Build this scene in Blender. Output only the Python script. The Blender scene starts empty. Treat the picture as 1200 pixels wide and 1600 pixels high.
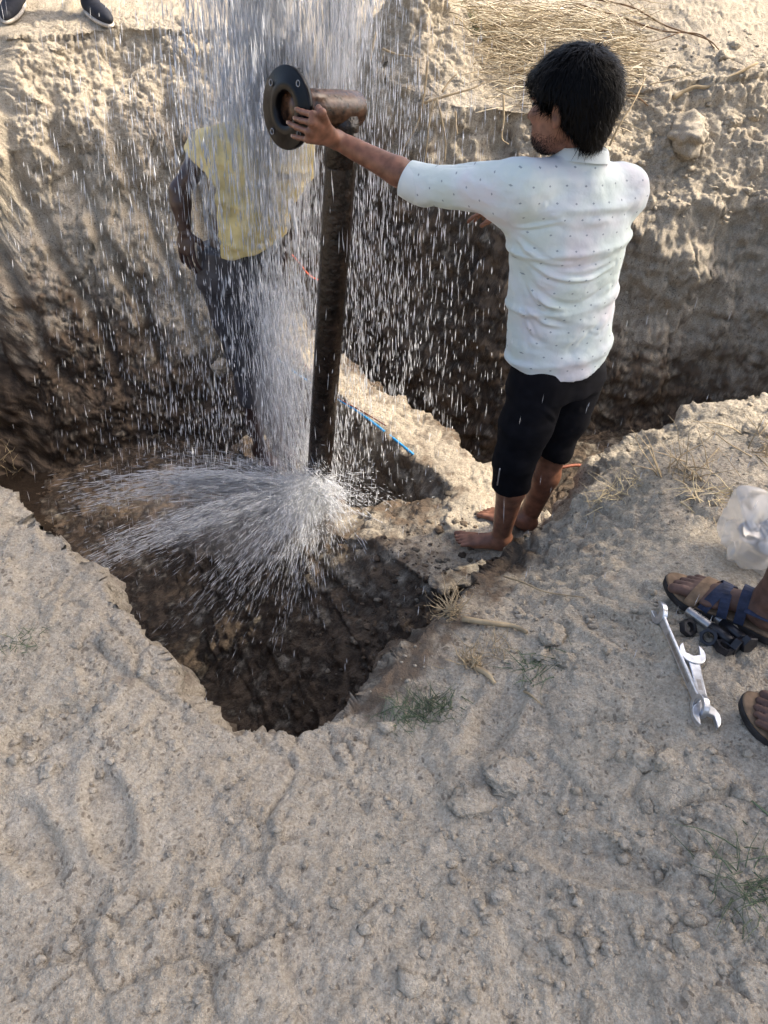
import bpy, math, random
import numpy as np
from mathutils import Vector, Matrix

# ------------------------------------------------------------------ camera, sky, sun, exposure
S = bpy.context.scene
COL = S.collection
PITCH, ROLL, FPX = 38.0, 4.0, 1155.0
CAM = np.array([0.0, 0.0, 1.84])
_p, _r = math.radians(PITCH), math.radians(ROLL)
FW = np.array([0, math.cos(_p), -math.sin(_p)])
_rt = np.array([1.0, 0, 0]); _up = np.cross(_rt, FW)
RT = _rt * math.cos(_r) + _up * math.sin(_r)
UP = -_rt * math.sin(_r) + _up * math.cos(_r)
cd = bpy.data.cameras.new('camera'); cam = bpy.data.objects.new('camera', cd); COL.objects.link(cam)
cam.matrix_world = Matrix(((RT[0], UP[0], -FW[0], CAM[0]), (RT[1], UP[1], -FW[1], CAM[1]), (RT[2], UP[2], -FW[2], CAM[2]), (0, 0, 0, 1)))
cd.sensor_fit = 'VERTICAL'; cd.sensor_height = 36.0; cd.lens = 36.0 * FPX / 1600.0
cd.clip_start = 0.02; cd.clip_end = 2000
S.camera = cam
SUN_EL, SUN_AZ = 50.0, 76.0          # azimuth clockwise from +Y: the sun stands to the right, a little beyond the pit
sdir = np.array([math.sin(math.radians(SUN_AZ)) * math.cos(math.radians(SUN_EL)), math.cos(math.radians(SUN_AZ)) * math.cos(math.radians(SUN_EL)), math.sin(math.radians(SUN_EL))])
wd = bpy.data.worlds.new('World'); S.world = wd; wd.use_nodes = True
_nt = wd.node_tree; _sky = _nt.nodes.new('ShaderNodeTexSky'); _sky.sky_type = 'NISHITA'; _sky.sun_disc = False
_sky.sun_elevation = math.radians(SUN_EL); _sky.sun_rotation = math.radians(SUN_AZ); _sky.dust_density = 6.0; _sky.air_density = 0.9; _sky.ozone_density = 0.6
_nt.links.new(_sky.outputs[0], _nt.nodes['Background'].inputs[0]); _nt.nodes['Background'].inputs[1].default_value = 0.15
sd = bpy.data.lights.new('sun', 'SUN'); sd.energy = 2.1; sd.angle = math.radians(1.0); sd.color = (1.0, 0.90, 0.74)
sun = bpy.data.objects.new('sun', sd); COL.objects.link(sun)
sun.rotation_euler = Vector(sdir).to_track_quat('Z', 'Y').to_euler(); sun.location = (6, 3, 9)
S.view_settings.view_transform = 'Standard'; S.view_settings.look = 'None'; S.view_settings.gamma = 1.0
S.view_settings.use_curve_mapping = False; S.view_settings.exposure = 1.38
S.render.engine = 'CYCLES'; S.cycles.use_denoising = True
S.cycles.transparent_max_bounces = 24; S.cycles.max_bounces = 6

RNG = np.random.default_rng(7); random.seed(7)

def ray(px, py): return FW + RT * (px - 600) / FPX - UP * (py - 800) / FPX
def at(px, py, Y):                     # the point at distance Y ahead seen at a pixel of the 1200 x 1600 photograph
    d = ray(px, py); return CAM + d * (Y / d[1])
def project(P):
    d = np.asarray(P) - CAM; k = d @ FW
    return 600 + FPX * (d @ RT) / k, 800 - FPX * (d @ UP) / k

# ------------------------------------------------------------------ helpers
def mesh_obj(name, V, Fc, mat=None, parent=None, smooth=True, attrs=None, uv=None):
    me = bpy.data.meshes.new(name)
    V = np.asarray(V, dtype=np.float32)
    if isinstance(Fc, np.ndarray):
        n, k = Fc.shape
        me.vertices.add(len(V)); me.vertices.foreach_set('co', V.ravel())
        me.loops.add(n * k); me.loops.foreach_set('vertex_index', Fc.astype(np.int32).ravel())
        me.polygons.add(n); me.polygons.foreach_set('loop_start', np.arange(0, n * k, k, dtype=np.int32))
        me.update(calc_edges=True)
    else:
        me.from_pydata([tuple(map(float, v)) for v in V], [], [tuple(map(int, f)) for f in Fc]); me.update()
    if smooth: me.polygons.foreach_set('use_smooth', np.ones(len(me.polygons), dtype=bool))
    for k_, a in (attrs or {}).items():
        at_ = me.attributes.new(k_, 'FLOAT', 'POINT'); at_.data.foreach_set('value', np.asarray(a, dtype=np.float32))
    if uv is not None:
        ul = me.uv_layers.new(name='UVMap'); li = np.empty(len(me.loops), dtype=np.int32); me.loops.foreach_get('vertex_index', li)
        ul.data.foreach_set('uv', np.asarray(uv, dtype=np.float32)[li].ravel())
    if mat: me.materials.append(mat)
    o = bpy.data.objects.new(name, me); COL.objects.link(o)
    if parent: o.parent = parent; o.matrix_parent_inverse = parent.matrix_world.inverted() if parent.type != 'EMPTY' else Matrix.Translation(-parent.location)
    return o
def tag(o, label=None, cat=None, group=None, kind=None):
    if label: o['label'] = label
    if cat: o['category'] = cat
    if group: o['group'] = group
    if kind: o['kind'] = kind
    return o
def empty(name, loc=(0, 0, 0)):
    o = bpy.data.objects.new(name, None); COL.objects.link(o); o.location = tuple(map(float, loc)); o.empty_display_size = 0.05
    return o
class MB:                               # collects verts and faces
    def __init__(s): s.V = []; s.F = []; s.n = 0
    def add(s, V, F):
        V = np.asarray(V, float); s.V.append(V); s.F += [tuple(i + s.n for i in f) for f in F]; s.n += len(V); return s
    def build(s, name, mat, parent=None, smooth=True): return mesh_obj(name, np.concatenate(s.V), s.F, mat, parent, smooth)
def frame_of(d, hint=None):
    d = d / (np.linalg.norm(d) + 1e-9); h = np.array([0, 0, 1.0]) if hint is None else np.asarray(hint, float)
    if abs(d @ h) > 0.97: h = np.array([1.0, 0, 0])
    a = np.cross(h, d); a /= np.linalg.norm(a); b = np.cross(d, a); return a, b
def tube(pts, rad, seg=10, caps=True, hint=None, flat=1.0):
    pts = np.asarray(pts, float); n = len(pts); rad = np.full(n, rad) if np.isscalar(rad) else np.asarray(rad, float)
    V = []; F = []; a = None
    for i in range(n):
        d = pts[min(i + 1, n - 1)] - pts[max(i - 1, 0)]
        if a is None: a, b = frame_of(d, hint)
        else:
            d = d / (np.linalg.norm(d) + 1e-9); a = a - d * (a @ d); a /= np.linalg.norm(a) + 1e-9; b = np.cross(d, a)
        for k in range(seg):
            t = 2 * math.pi * k / seg; V.append(pts[i] + rad[i] * (a * math.cos(t) + flat * b * math.sin(t)))
    for i in range(n - 1):
        for k in range(seg):
            k2 = (k + 1) % seg; F.append((i * seg + k, i * seg + k2, (i + 1) * seg + k2, (i + 1) * seg + k))
    if caps: F.append(tuple(range(seg))[::-1]); F.append(tuple((n - 1) * seg + k for k in range(seg)))
    return V, F
def spline(P, n=8):                     # Catmull-Rom through points
    P = np.asarray(P, float); Q = np.vstack([2 * P[0] - P[1], P, 2 * P[-1] - P[-2]]); out = []
    for i in range(1, len(Q) - 2):
        for t in np.linspace(0, 1, n, endpoint=False):
            out.append(0.5 * ((2 * Q[i]) + (-Q[i - 1] + Q[i + 1]) * t + (2 * Q[i - 1] - 5 * Q[i] + 4 * Q[i + 1] - Q[i + 2]) * t * t + (-Q[i - 1] + 3 * Q[i] - 3 * Q[i + 1] + Q[i + 2]) * t ** 3))
    out.append(P[-1]); return np.array(out)
def sstep(a, b, x):
    t = np.clip((x - a) / (b - a), 0, 1); return t * t * (3 - 2 * t)
_perm = np.random.default_rng(3).permutation(256).astype(np.int32); _perm = np.concatenate([_perm, _perm, _perm])
_grad = np.random.default_rng(4).normal(size=(256, 3)).astype(np.float32); _grad /= np.linalg.norm(_grad, axis=1)[:, None]
def noise3(X):                          # gradient noise, about -0.7 .. 0.7
    X = np.asarray(X, dtype=np.float32)
    if len(X) > 40000: return np.concatenate([noise3(X[i:i + 32000]) for i in range(0, len(X), 32000)])
    I = np.floor(X).astype(np.int32); f = X - I; I &= 255
    u = f * f * f * (f * (f * 6 - 15) + 10); r = 0
    for dx in (0, 1):
        wx = u[:, 0] if dx else 1 - u[:, 0]; hx = _perm[I[:, 0] + dx]
        for dy in (0, 1):
            wy = u[:, 1] if dy else 1 - u[:, 1]; hy = _perm[hx + I[:, 1] + dy]
            for dz in (0, 1):
                wz = u[:, 2] if dz else 1 - u[:, 2]; g = _grad[_perm[hy + I[:, 2] + dz] & 255]
                r = r + wx * wy * wz * (g[:, 0] * (f[:, 0] - dx) + g[:, 1] * (f[:, 1] - dy) + g[:, 2] * (f[:, 2] - dz))
    return r
def fbm(X, octs=4, gain=0.5): 
    r = 0; a = 1.0
    for i in range(octs): r = r + a * noise3(X * (2.03 ** i) + 17.3 * i); a *= gain
    return r
def billow(X, octs=3, gain=0.55):
    r = 0; a = 1.0
    for i in range(octs): r = r + a * (np.abs(noise3(X * (2.1 ** i) + 9.1 * i)) * 2 - 0.45); a *= gain
    return r
def pldist(x, y, P):                    # distance to a plan polyline, and the z interpolated along it
    P = np.asarray(P, float); best = np.full(x.shape, 1e9); zz = np.zeros(x.shape)
    for (a, b) in zip(P[:-1], P[1:]):
        dx, dy = b[0] - a[0], b[1] - a[1]; t = np.clip(((x - a[0]) * dx + (y - a[1]) * dy) / (dx * dx + dy * dy), 0, 1)
        d = np.hypot(x - a[0] - t * dx, y - a[1] - t * dy); m = d < best
        best = np.where(m, d, best)
        if P.shape[1] > 2: zz = np.where(m, a[2] + t * (b[2] - a[2]), zz)
    return best, zz
def inpoly(x, y, P):
    r = np.zeros(x.shape, bool); n = len(P)
    for i in range(n):
        (x1, y1), (x2, y2) = P[i][:2], P[(i + 1) % n][:2]
        c = ((y1 > y) != (y2 > y)); r ^= c & (x < (x2 - x1) * (y - y1) / ((y2 - y1) if y2 != y1 else 1e-9) + x1)
    return r
def worley2(a, b, seed=0):              # cells in a plane: gap to the cell edge, and a random number per cell
    ia, ib = np.floor(a).astype(np.int64), np.floor(b).astype(np.int64); f1 = np.full(a.shape, 9.0, np.float32); f2 = f1.copy(); rn = np.zeros(a.shape, np.float32); ta = rn.copy(); tb = rn.copy()
    for i in (-1, 0, 1):
        for j in (-1, 0, 1):
            h = _perm[(_perm[(ia + i + seed) & 255] + ib + j) & 255]; h2 = _perm[(h + 57) & 255]; h3 = _perm[(h2 + 101) & 255]
            da = (ia + i + h / 255.0 - a).astype(np.float32); db = (ib + j + h2 / 255.0 - b).astype(np.float32); d = np.sqrt(da * da + db * db); m = d < f1
            f2 = np.where(m, f1, np.minimum(f2, d)); f1 = np.where(m, d, f1); rn = np.where(m, h3 / 255.0, rn); ta = np.where(m, da, ta); tb = np.where(m, db, tb)
    return f2 - f1, rn, ta, tb
def smax(a, b, k): 
    h = np.clip(0.5 + 0.5 * (a - b) / k, 0, 1); return b * (1 - h) + a * h + k * h * (1 - h)
def smin(a, b, k): return -smax(-a, -b, k)

# ------------------------------------------------------------------ materials
def nodes_of(m): return m.node_tree.nodes, m.node_tree.links
def new_mat(name, col=(0.5, 0.5, 0.5), rough=0.7, spec=0.3, metal=0.0, var=0.0, vscale=20.0, bump=0.0, bscale=60.0, bdist=0.004):
    m = bpy.data.materials.new(name); m.use_nodes = True; N, L = nodes_of(m); b = N['Principled BSDF']
    b.inputs['Base Color'].default_value = (*col, 1); b.inputs['Roughness'].default_value = rough; b.inputs['Specular IOR Level'].default_value = spec; b.inputs['Metallic'].default_value = metal
    tc = N.new('ShaderNodeTexCoord')
    if var:
        nz = N.new('ShaderNodeTexNoise'); nz.inputs['Scale'].default_value = vscale; nz.inputs['Detail'].default_value = 6; L.new(tc.outputs['Object'], nz.inputs['Vector'])
        rp = N.new('ShaderNodeValToRGB'); e = rp.color_ramp.elements; e[0].position = 0.3; e[1].position = 0.72
        e[0].color = (*[c * (1 - var) for c in col], 1); e[1].color = (*[min(1, c * (1 + var)) for c in col], 1)
        L.new(nz.outputs[0], rp.inputs[0]); L.new(rp.outputs[0], b.inputs['Base Color'])
    if bump:
        nb = N.new('ShaderNodeTexNoise'); nb.inputs['Scale'].default_value = bscale; nb.inputs['Detail'].default_value = 5; L.new(tc.outputs['Object'], nb.inputs['Vector'])
        bp = N.new('ShaderNodeBump'); bp.inputs['Strength'].default_value = bump; bp.inputs['Distance'].default_value = bdist; L.new(nb.outputs[0], bp.inputs['Height']); L.new(bp.outputs[0], b.inputs['Normal'])
    return m
def soil_material():
    m = bpy.data.materials.new('soil'); m.use_nodes = True; N, L = nodes_of(m); b = N['Principled BSDF']
    tc = N.new('ShaderNodeTexCoord'); P = tc.outputs['Object']
    def nz(scale, det=5, rough=0.55):
        n = N.new('ShaderNodeTexNoise'); n.inputs['Scale'].default_value = scale; n.inputs['Detail'].default_value = det; n.inputs['Roughness'].default_value = rough; L.new(P, n.inputs['Vector']); return n.outputs[0]
    def ramp(src, stops):
        r = N.new('ShaderNodeValToRGB'); e = r.color_ramp.elements
        while len(e) < len(stops): e.new(0.5)
        for el, (p, c) in zip(e, stops): el.position = p; el.color = (*c, 1)
        L.new(src, r.inputs[0]); return r.outputs[0]
    def mix(fac, a, c, mode='MIX'):
        x = N.new('ShaderNodeMix'); x.data_type = 'RGBA'; x.blend_type = mode
        for s, v in ((0, fac), (6, a), (7, c)):
            if hasattr(v, 'links') or hasattr(v, 'is_linked'): L.new(v, x.inputs[s])
            elif s == 0: x.inputs[0].default_value = v
            else: x.inputs[s].default_value = (*v, 1)
        return x.outputs[2]
    def math_(op, a, c):
        x = N.new('ShaderNodeMath'); x.operation = op; x.use_clamp = True
        for s, v in ((0, a), (1, c)):
            if isinstance(v, (int, float)): x.inputs[s].default_value = v
            else: L.new(v, x.inputs[s])
        return x.outputs[0]
    wet = N.new('ShaderNodeAttribute'); wet.attribute_name = 'wet'
    def attr(name):                     # noise kept on the mesh, -1 .. 1, as 0 .. 1
        a = N.new('ShaderNodeAttribute'); a.attribute_name = name
        x = N.new('ShaderNodeMath'); x.operation = 'MULTIPLY_ADD'; L.new(a.outputs['Fac'], x.inputs[0]); x.inputs[1].default_value = 0.5; x.inputs[2].default_value = 0.5; return x.outputs[0]
    big = attr('big'); mid = attr('mid'); fine = nz(130, 3, 0.75)
    dry = ramp(mid, [(0.28, (0.25, 0.205, 0.148)), (0.5, (0.40, 0.34, 0.255)), (0.72, (0.55, 0.48, 0.375))])
    dry = mix(0.55, dry, ramp(big, [(0.3, (0.37, 0.325, 0.26)), (0.6, (0.49, 0.42, 0.315)), (0.75, (0.48, 0.435, 0.36))]))
    dry = mix(0.50, dry, ramp(fine, [(0.32, (0.19, 0.16, 0.12)), (0.5, (0.44, 0.38, 0.29)), (0.66, (0.64, 0.57, 0.46))]))
    # spots left by drops of water
    sp = N.new('ShaderNodeTexVoronoi'); sp.inputs['Scale'].default_value = 105; sp.inputs['Randomness'].default_value = 1.0
    mp = N.new('ShaderNodeMapping'); mp.inputs['Scale'].default_value = (1.0, 0.72, 1.0); mp.inputs['Rotation'].default_value = (0, 0, 0.6)
    wp = N.new('ShaderNodeTexNoise'); wp.inputs['Scale'].default_value = 40; wp.inputs['Detail'].default_value = 0; L.new(P, wp.inputs['Vector'])
    wm = N.new('ShaderNodeMix'); wm.data_type = 'RGBA'; wm.blend_type = 'LINEAR_LIGHT'; wm.inputs[0].default_value = 0.010; L.new(P, wm.inputs[6]); L.new(wp.outputs[1], wm.inputs[7])
    L.new(wm.outputs[2], mp.inputs['Vector']); L.new(mp.outputs[0], sp.inputs['Vector'])
    size = math_('ADD', math_('MULTIPLY', math_('SUBTRACT', attr('patch'), 0.30), 0.45), 0.26)
    rnd = N.new('ShaderNodeSeparateColor'); L.new(sp.outputs['Color'], rnd.inputs[0])
    size = math_('MULTIPLY', size, math_('MULTIPLY', rnd.outputs[0], math_('MULTIPLY', rnd.outputs[0], rnd.outputs[0])))
    spot = N.new('ShaderNodeMapRange'); spot.inputs[1].default_value = -0.06; spot.inputs[2].default_value = 0.12; spot.inputs[3].default_value = 0; spot.inputs[4].default_value = 1; spot.clamp = True
    dd = N.new('ShaderNodeMath'); dd.operation = 'SUBTRACT'; L.new(math_('MULTIPLY', size, 1.25), dd.inputs[0]); L.new(sp.outputs['Distance'], dd.inputs[1]); L.new(dd.outputs[0], spot.inputs[0])
    spots = math_('MULTIPLY', spot.outputs[0], 0.62)
    dry = mix(spots, dry, (0.115, 0.088, 0.062))
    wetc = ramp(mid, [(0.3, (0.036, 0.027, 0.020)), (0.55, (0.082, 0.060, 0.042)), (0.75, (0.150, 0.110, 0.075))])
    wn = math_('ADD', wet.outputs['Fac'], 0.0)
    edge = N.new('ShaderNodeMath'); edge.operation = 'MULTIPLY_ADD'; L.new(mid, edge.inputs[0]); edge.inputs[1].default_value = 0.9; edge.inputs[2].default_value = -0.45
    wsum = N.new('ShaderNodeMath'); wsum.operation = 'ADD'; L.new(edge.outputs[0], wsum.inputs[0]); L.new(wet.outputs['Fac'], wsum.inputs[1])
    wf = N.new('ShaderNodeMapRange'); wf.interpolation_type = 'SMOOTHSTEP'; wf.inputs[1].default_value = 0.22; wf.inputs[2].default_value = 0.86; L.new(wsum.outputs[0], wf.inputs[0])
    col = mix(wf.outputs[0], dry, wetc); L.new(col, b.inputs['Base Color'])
    ro = N.new('ShaderNodeMapRange'); ro.inputs[3].default_value = 0.95; ro.inputs[4].default_value = 0.42; L.new(wf.outputs[0], ro.inputs[0]); L.new(ro.outputs[0], b.inputs['Roughness'])
    b.inputs['Specular IOR Level'].default_value = 0.25
    bh = N.new('ShaderNodeMath'); bh.operation = 'ADD'; L.new(nz(110, 3, 0.75), bh.inputs[0]); bh.inputs[1].default_value = 0.0
    bp = N.new('ShaderNodeBump'); bp.inputs['Strength'].default_value = 0.9; bp.inputs['Distance'].default_value = 0.011; L.new(bh.outputs[0], bp.inputs['Height']); L.new(bp.outputs[0], b.inputs['Normal'])
    return m
M = {}
M['soil'] = soil_material()

# ------------------------------------------------------------------ ground: banks, pits and the ridge between them
NEAR_L = [(-3.6, 3.3), (-2.2, 2.62), (-1.17, 1.80), (-0.98, 1.66), (-0.74, 1.39), (-0.56, 1.22), (-0.41, 1.06), (-0.30, 0.995)]
NEAR_R = [(-0.30, 0.995), (-0.16, 1.01), (-0.03, 1.11), (0.10, 1.27), (0.21, 1.46), (0.30, 1.68), (0.40, 1.86)]
NOTCH = [(0.40, 1.86), (0.56, 1.93), (0.70, 2.08), (0.74, 2.28), (0.97, 2.38), (1.35, 2.40), (1.9, 2.34), (2.6, 2.5), (3.2, 3.0)]
FAR_R = [(3.2, 3.0), (2.9, 4.2), (1.9, 4.5), (1.45, 4.52), (1.12, 4.50), (0.85, 4.42), (0.70, 4.32)]
FAR = [(0.70, 4.32), (0.5, 4.30), (0.2, 4.27), (-0.10, 4.36), (-0.28, 4.75), (-0.62, 4.86), (-0.80, 4.70)]
BANK = [(-0.80, 4.70), (-1.02, 4.66), (-1.3, 4.66), (-1.9, 4.52), (-2.6, 4.3), (-3.6, 3.8), (-3.6, 3.3)]
RIM = NEAR_L + NEAR_R[1:] + NOTCH[1:] + FAR_R[1:] + FAR[1:] + BANK[1:-1]
RIDGE = [(0.72, 2.24, 0.03), (0.52, 2.22, 0.0), (0.38, 2.34, 0.0), (0.42, 2.62, -0.01), (0.16, 2.96, -0.01), (-0.08, 3.22, 0.0), (-0.34, 3.52, 0.02), (-0.62, 3.84, 0.05), (-0.86, 4.5, 0.25)]
SPUR = [(0.62, 2.10, 0.0), (0.42, 2.04, -0.02), (0.24, 2.08, -0.02), (0.04, 2.28, -0.05), (-0.14, 2.44, -0.14)]
FILL = [(0.40, 2.34, 0.0), (0.22, 2.40, -0.02), (0.06, 2.46, -0.09)]
STEP = [(-0.14, 2.42, -0.22), (-0.30, 2.60, -0.17), (-0.50, 2.90, -0.20), (-0.66, 3.10, -0.22)]
def ground_base(x, y):
    near = 0.46 + 0.05 * np.sin(x * 2.1 + 0.6) + 0.13 * sstep(0.25, 0.85, x) + 0.06 * sstep(0.9, 1.6, x)
    near = near - 0.10 * np.exp(-((x + 0.05) / 0.35) ** 2 - ((y - 1.0) / 0.35) ** 2)
    near = near - 0.36 * np.exp(-((x - 0.42) / 0.30) ** 2 - ((y - 1.95) / 0.42) ** 2)
    near = near - 0.30 * sstep(1.9, 2.5, y) * (1 - sstep(0.75, 1.25, x)) * sstep(0.3, 0.7, x)
    near = near + 0.05 * np.exp(-((x + 0.85) / 0.4) ** 2 - ((y - 1.2) / 0.4) ** 2)
    fy = np.minimum(y, 7.5)
    far = 1.13 + 0.30 * (fy - 4.2) + 0.11 * sstep(-0.6, -1.1, x) + 0.42 * np.exp(-((x - 0.02) / 0.26) ** 2 - ((y - 4.82) / 0.30) ** 2)
    far = far + 0.16 * sstep(0.9, 1.9, x)
    far = np.where(fy > 6, far, far)
    return near + (far - near) * sstep(2.75, 3.4, y)
def ground_height(x, y):
    w3 = np.stack([x * 2.6, y * 2.6, 0 * x], 1); far_ = 0.35 + 0.65 * sstep(2.9, 3.4, y); wx, wy = noise3(w3) * 0.09 * far_ + 0.03 * noise3(w3 * 3.1 + 5), noise3(w3 + 41) * 0.09 * far_ + 0.03 * noise3(w3 * 3.1 + 55)
    g = ground_base(x, y); x = x + wx; y = y + wy; inside = inpoly(x, y, RIM)
    floor = -0.78 + 0.10 * np.sin(2.3 * x + 1.1 * y) + 0.30 * sstep(0.15, 0.6, x - 0.5 * (3.2 - y) * 0) * sstep(2.6, 3.2, y)
    h = floor
    for P, s, lip in ((NEAR_L, 4.5, 0.0), (NEAR_R, 3.2, 0.0), (NOTCH, 3.0, 0.0), (FAR, 3.6, 0.0)):
        d, _ = pldist(x, y, P); h = smax(h, g - s * d - 0.02, 0.05)
    d, _ = pldist(x, y, FAR_R); h = smax(h, g - 0.85 * np.minimum(d, 0.42) - 4.0 * np.maximum(0, d - 0.42) - 0.02, 0.10)
    d, _ = pldist(x, y, BANK); h = smax(h, g - 0.95 * np.minimum(d, 0.36) - 3.4 * np.maximum(0, d - 0.36) - 0.02, 0.12)
    d, z = pldist(x, y, RIDGE); w = 0.12
    h = smax(h, z - 1.75 * np.maximum(0, d - w) - 0.25 * d * d, 0.06)
    d, z = pldist(x, y, STEP); h = smax(h, z - 0.02 - 1.15 * np.maximum(0, d - 0.09), 0.10)
    d, z = pldist(x, y, SPUR); h = smax(h, z - 1.0 * np.maximum(0, d - 0.10), 0.08)
    d, z = pldist(x, y, FILL); h = smax(h, z - 1.5 * np.maximum(0, d - 0.12), 0.08)
    return np.where(inside, np.minimum(h, g), g), inside
def axis(segs):
    out = [np.arange(a, b, s) for a, b, s in segs]; return np.concatenate(out + [[segs[-1][1]]])
gx = np.concatenate([[-400, -120, -40, -15, -8, -5], axis([(-3.6, -2.05, 0.03), (-2.05, 2.05, 0.0066), (2.05, 3.6, 0.03)]), [5, 8, 15, 40, 120, 400]])
gy = np.concatenate([[-400, -120, -40, -15, -6, -3, -1.5], axis([(-0.8, 0.25, 0.03), (0.25, 2.3, 0.0064), (2.3, 3.55, 0.0085), (3.55, 4.75, 0.0040), (4.75, 6.2, 0.02), (6.2, 9, 0.1)]), [12, 20, 45, 130, 500]])
GX, GY = np.meshgrid(gx, gy); nx_, ny_ = len(gx), len(gy)
xf, yf = GX.ravel(), GY.ravel()
zf, ins = ground_height(xf, yf)
Z2 = zf.reshape(ny_, nx_)
Tx = np.gradient(Z2, gx, axis=1).ravel(); Ty = np.gradient(Z2, gy, axis=0).ravel()
NRM = np.stack([-Tx, -Ty, np.ones_like(Tx)], 1); NRM /= np.linalg.norm(NRM, axis=1)[:, None]
steep = 1 - NRM[:, 2]
P3 = np.stack([xf, yf, zf], 1)
core = (np.abs(xf) < 3.5) & (yf > -0.7) & (yf < 8)
Pc = P3[core]; st = steep[core]
bankm = sstep(-0.85, -1.05, xf[core]) * sstep(3.4, 3.6, yf[core])
# tooth marks of the digger, running steeply down the left bank
sx = Pc[:, 0] * 1.0 + Pc[:, 2] * 0.36 + 0.10 * noise3(Pc * 1.3) + 0.035 * noise3(Pc * 6)
tooth = np.abs(np.mod(sx / 0.27, 1.0) - 0.5) * 2
groove = -0.095 * sstep(0.46, 0.05, tooth) * bankm * sstep(-0.55, -0.1, Pc[:, 2]) * sstep(1.25, 0.80, Pc[:, 2]) * (0.55 + 0.9 * np.clip(noise3(Pc * 2.3 + 5) + 0.3, 0, 1))
big = fbm(Pc * 2.2, 3) ; midn = fbm(Pc * 7.0 + 3, 4, 0.55); cl = billow(Pc * 13.0, 3, 0.6); fin = fbm(Pc * 55.0, 3, 0.6)
Qs = Pc * np.array([5.0, 5.0, 16.0]); strat = fbm(Qs + 31, 3)
backm = sstep(-0.9, -0.5, xf[core]) * sstep(3.2, 3.6, yf[core])
amt = 0.35 + 1.0 * sstep(0.02, 0.5, st)
flat = 1 - sstep(0.03, 0.2, st); patchy = np.clip(fbm(Pc * 1.9 + 90, 2) * 1.8 + 0.25, 0, 1)
smooth_ch = 1 - 0.8 * sstep(0.5, 0.1, tooth) * bankm
disp = amt * (0.055 * big * sstep(0.02, 0.4, st) + 0.020 * big + 0.034 * midn * (1 - 0.30 * flat) + 0.015 * cl * (1 - 0.75 * flat) * smooth_ch) + (0.006 + 0.004 * bankm) * fin + groove + 0.035 * strat * backm * sstep(0.3, 0.7, st)
crumb = np.clip(fbm(Pc * 3.1 + 40, 2) + 0.15, 0, 1)
cr2 = np.clip(billow(Pc * 37.0 + 3, 2, 0.6), -0.3, 1.0); wa = np.where(st > 0.22, Pc[:, 0] + 0.45 * Pc[:, 1], Pc[:, 0]); wb = np.where(st > 0.22, Pc[:, 2], Pc[:, 1]); wq = np.stack([noise3(Pc * 8), noise3(Pc * 8 + 30)], 1) * 0.03; wa = wa + wq[:, 0]; wb = wb + wq[:, 1]
pm = np.clip(fbm(Pc * 2.7 + 120, 3) * 2.2 + 0.35, 0, 1); wall = sstep(0.1, 0.4, st)
for fr, am, sd_ in ((7.5, 0.026, 3), (19.0, 0.015, 9), (47.0, 0.0066, 17)):
    gap, rn_, ta_, tb_ = worley2(wa * fr, wb * fr, sd_); disp = disp + am * (0.35 + 0.65 * np.maximum(pm, 0.8 * wall)) * smooth_ch * (sstep(0.0, 0.16, gap) * (rn_ - 0.35 + 0.45 * ((rn_ * 7.3 % 1) - 0.5) * ta_ + 0.45 * ((rn_ * 3.7 % 1) - 0.5) * tb_) - 0.25 * (1 - sstep(0.0, 0.10, gap)))
frng = np.random.default_rng(12)
for _ in range(16):                     # old footprints in the dust
    fx, fy, fa_ = frng.uniform(-1.1, 1.2), frng.uniform(0.55, 1.7), frng.uniform(0, 3.14); ux = (Pc[:, 0] - fx) * math.cos(fa_) + (Pc[:, 1] - fy) * math.sin(fa_); uy = -(Pc[:, 0] - fx) * math.sin(fa_) + (Pc[:, 1] - fy) * math.cos(fa_); q_ = np.sqrt((ux / 0.12) ** 2 + (uy / 0.044) ** 2)
    disp = disp + flat * (-0.014 * sstep(1.1, 0.75, q_) + 0.007 * np.exp(-((q_ - 1.25) / 0.22) ** 2))
disp = disp + 0.004 * cr2 - 0.010 * np.clip(1 - np.abs(noise3(Pc * 9 + 55)) * 7, 0, 1) * wall
disp = disp + 0.016 * crumb * np.clip(billow(Pc * 24.0 + 7, 2, 0.6), -0.2, 1.0)
P3[core] += NRM[core] * disp[:, None]
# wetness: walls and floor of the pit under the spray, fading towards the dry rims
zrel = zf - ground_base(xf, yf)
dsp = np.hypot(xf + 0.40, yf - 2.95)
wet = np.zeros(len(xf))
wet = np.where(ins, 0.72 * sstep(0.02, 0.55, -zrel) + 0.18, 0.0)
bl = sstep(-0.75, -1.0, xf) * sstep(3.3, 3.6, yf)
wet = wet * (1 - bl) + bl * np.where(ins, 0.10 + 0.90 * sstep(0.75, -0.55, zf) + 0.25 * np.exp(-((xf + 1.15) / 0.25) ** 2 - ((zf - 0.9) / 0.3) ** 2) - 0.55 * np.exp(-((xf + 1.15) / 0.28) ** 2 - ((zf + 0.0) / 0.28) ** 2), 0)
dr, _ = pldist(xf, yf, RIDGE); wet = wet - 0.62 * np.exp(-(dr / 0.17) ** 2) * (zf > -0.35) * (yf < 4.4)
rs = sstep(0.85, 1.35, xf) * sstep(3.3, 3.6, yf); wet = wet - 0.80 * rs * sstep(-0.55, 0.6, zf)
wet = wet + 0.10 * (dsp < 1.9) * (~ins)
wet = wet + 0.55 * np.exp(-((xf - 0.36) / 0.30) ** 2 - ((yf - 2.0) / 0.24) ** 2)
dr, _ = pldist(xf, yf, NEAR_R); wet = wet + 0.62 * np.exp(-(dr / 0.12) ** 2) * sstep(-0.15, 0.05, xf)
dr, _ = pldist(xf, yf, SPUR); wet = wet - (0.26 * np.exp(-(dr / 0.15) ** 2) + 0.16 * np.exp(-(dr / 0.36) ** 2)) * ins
wet = wet + 0.22 * fbm(P3 * 3.0 + 11, 3)
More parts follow.
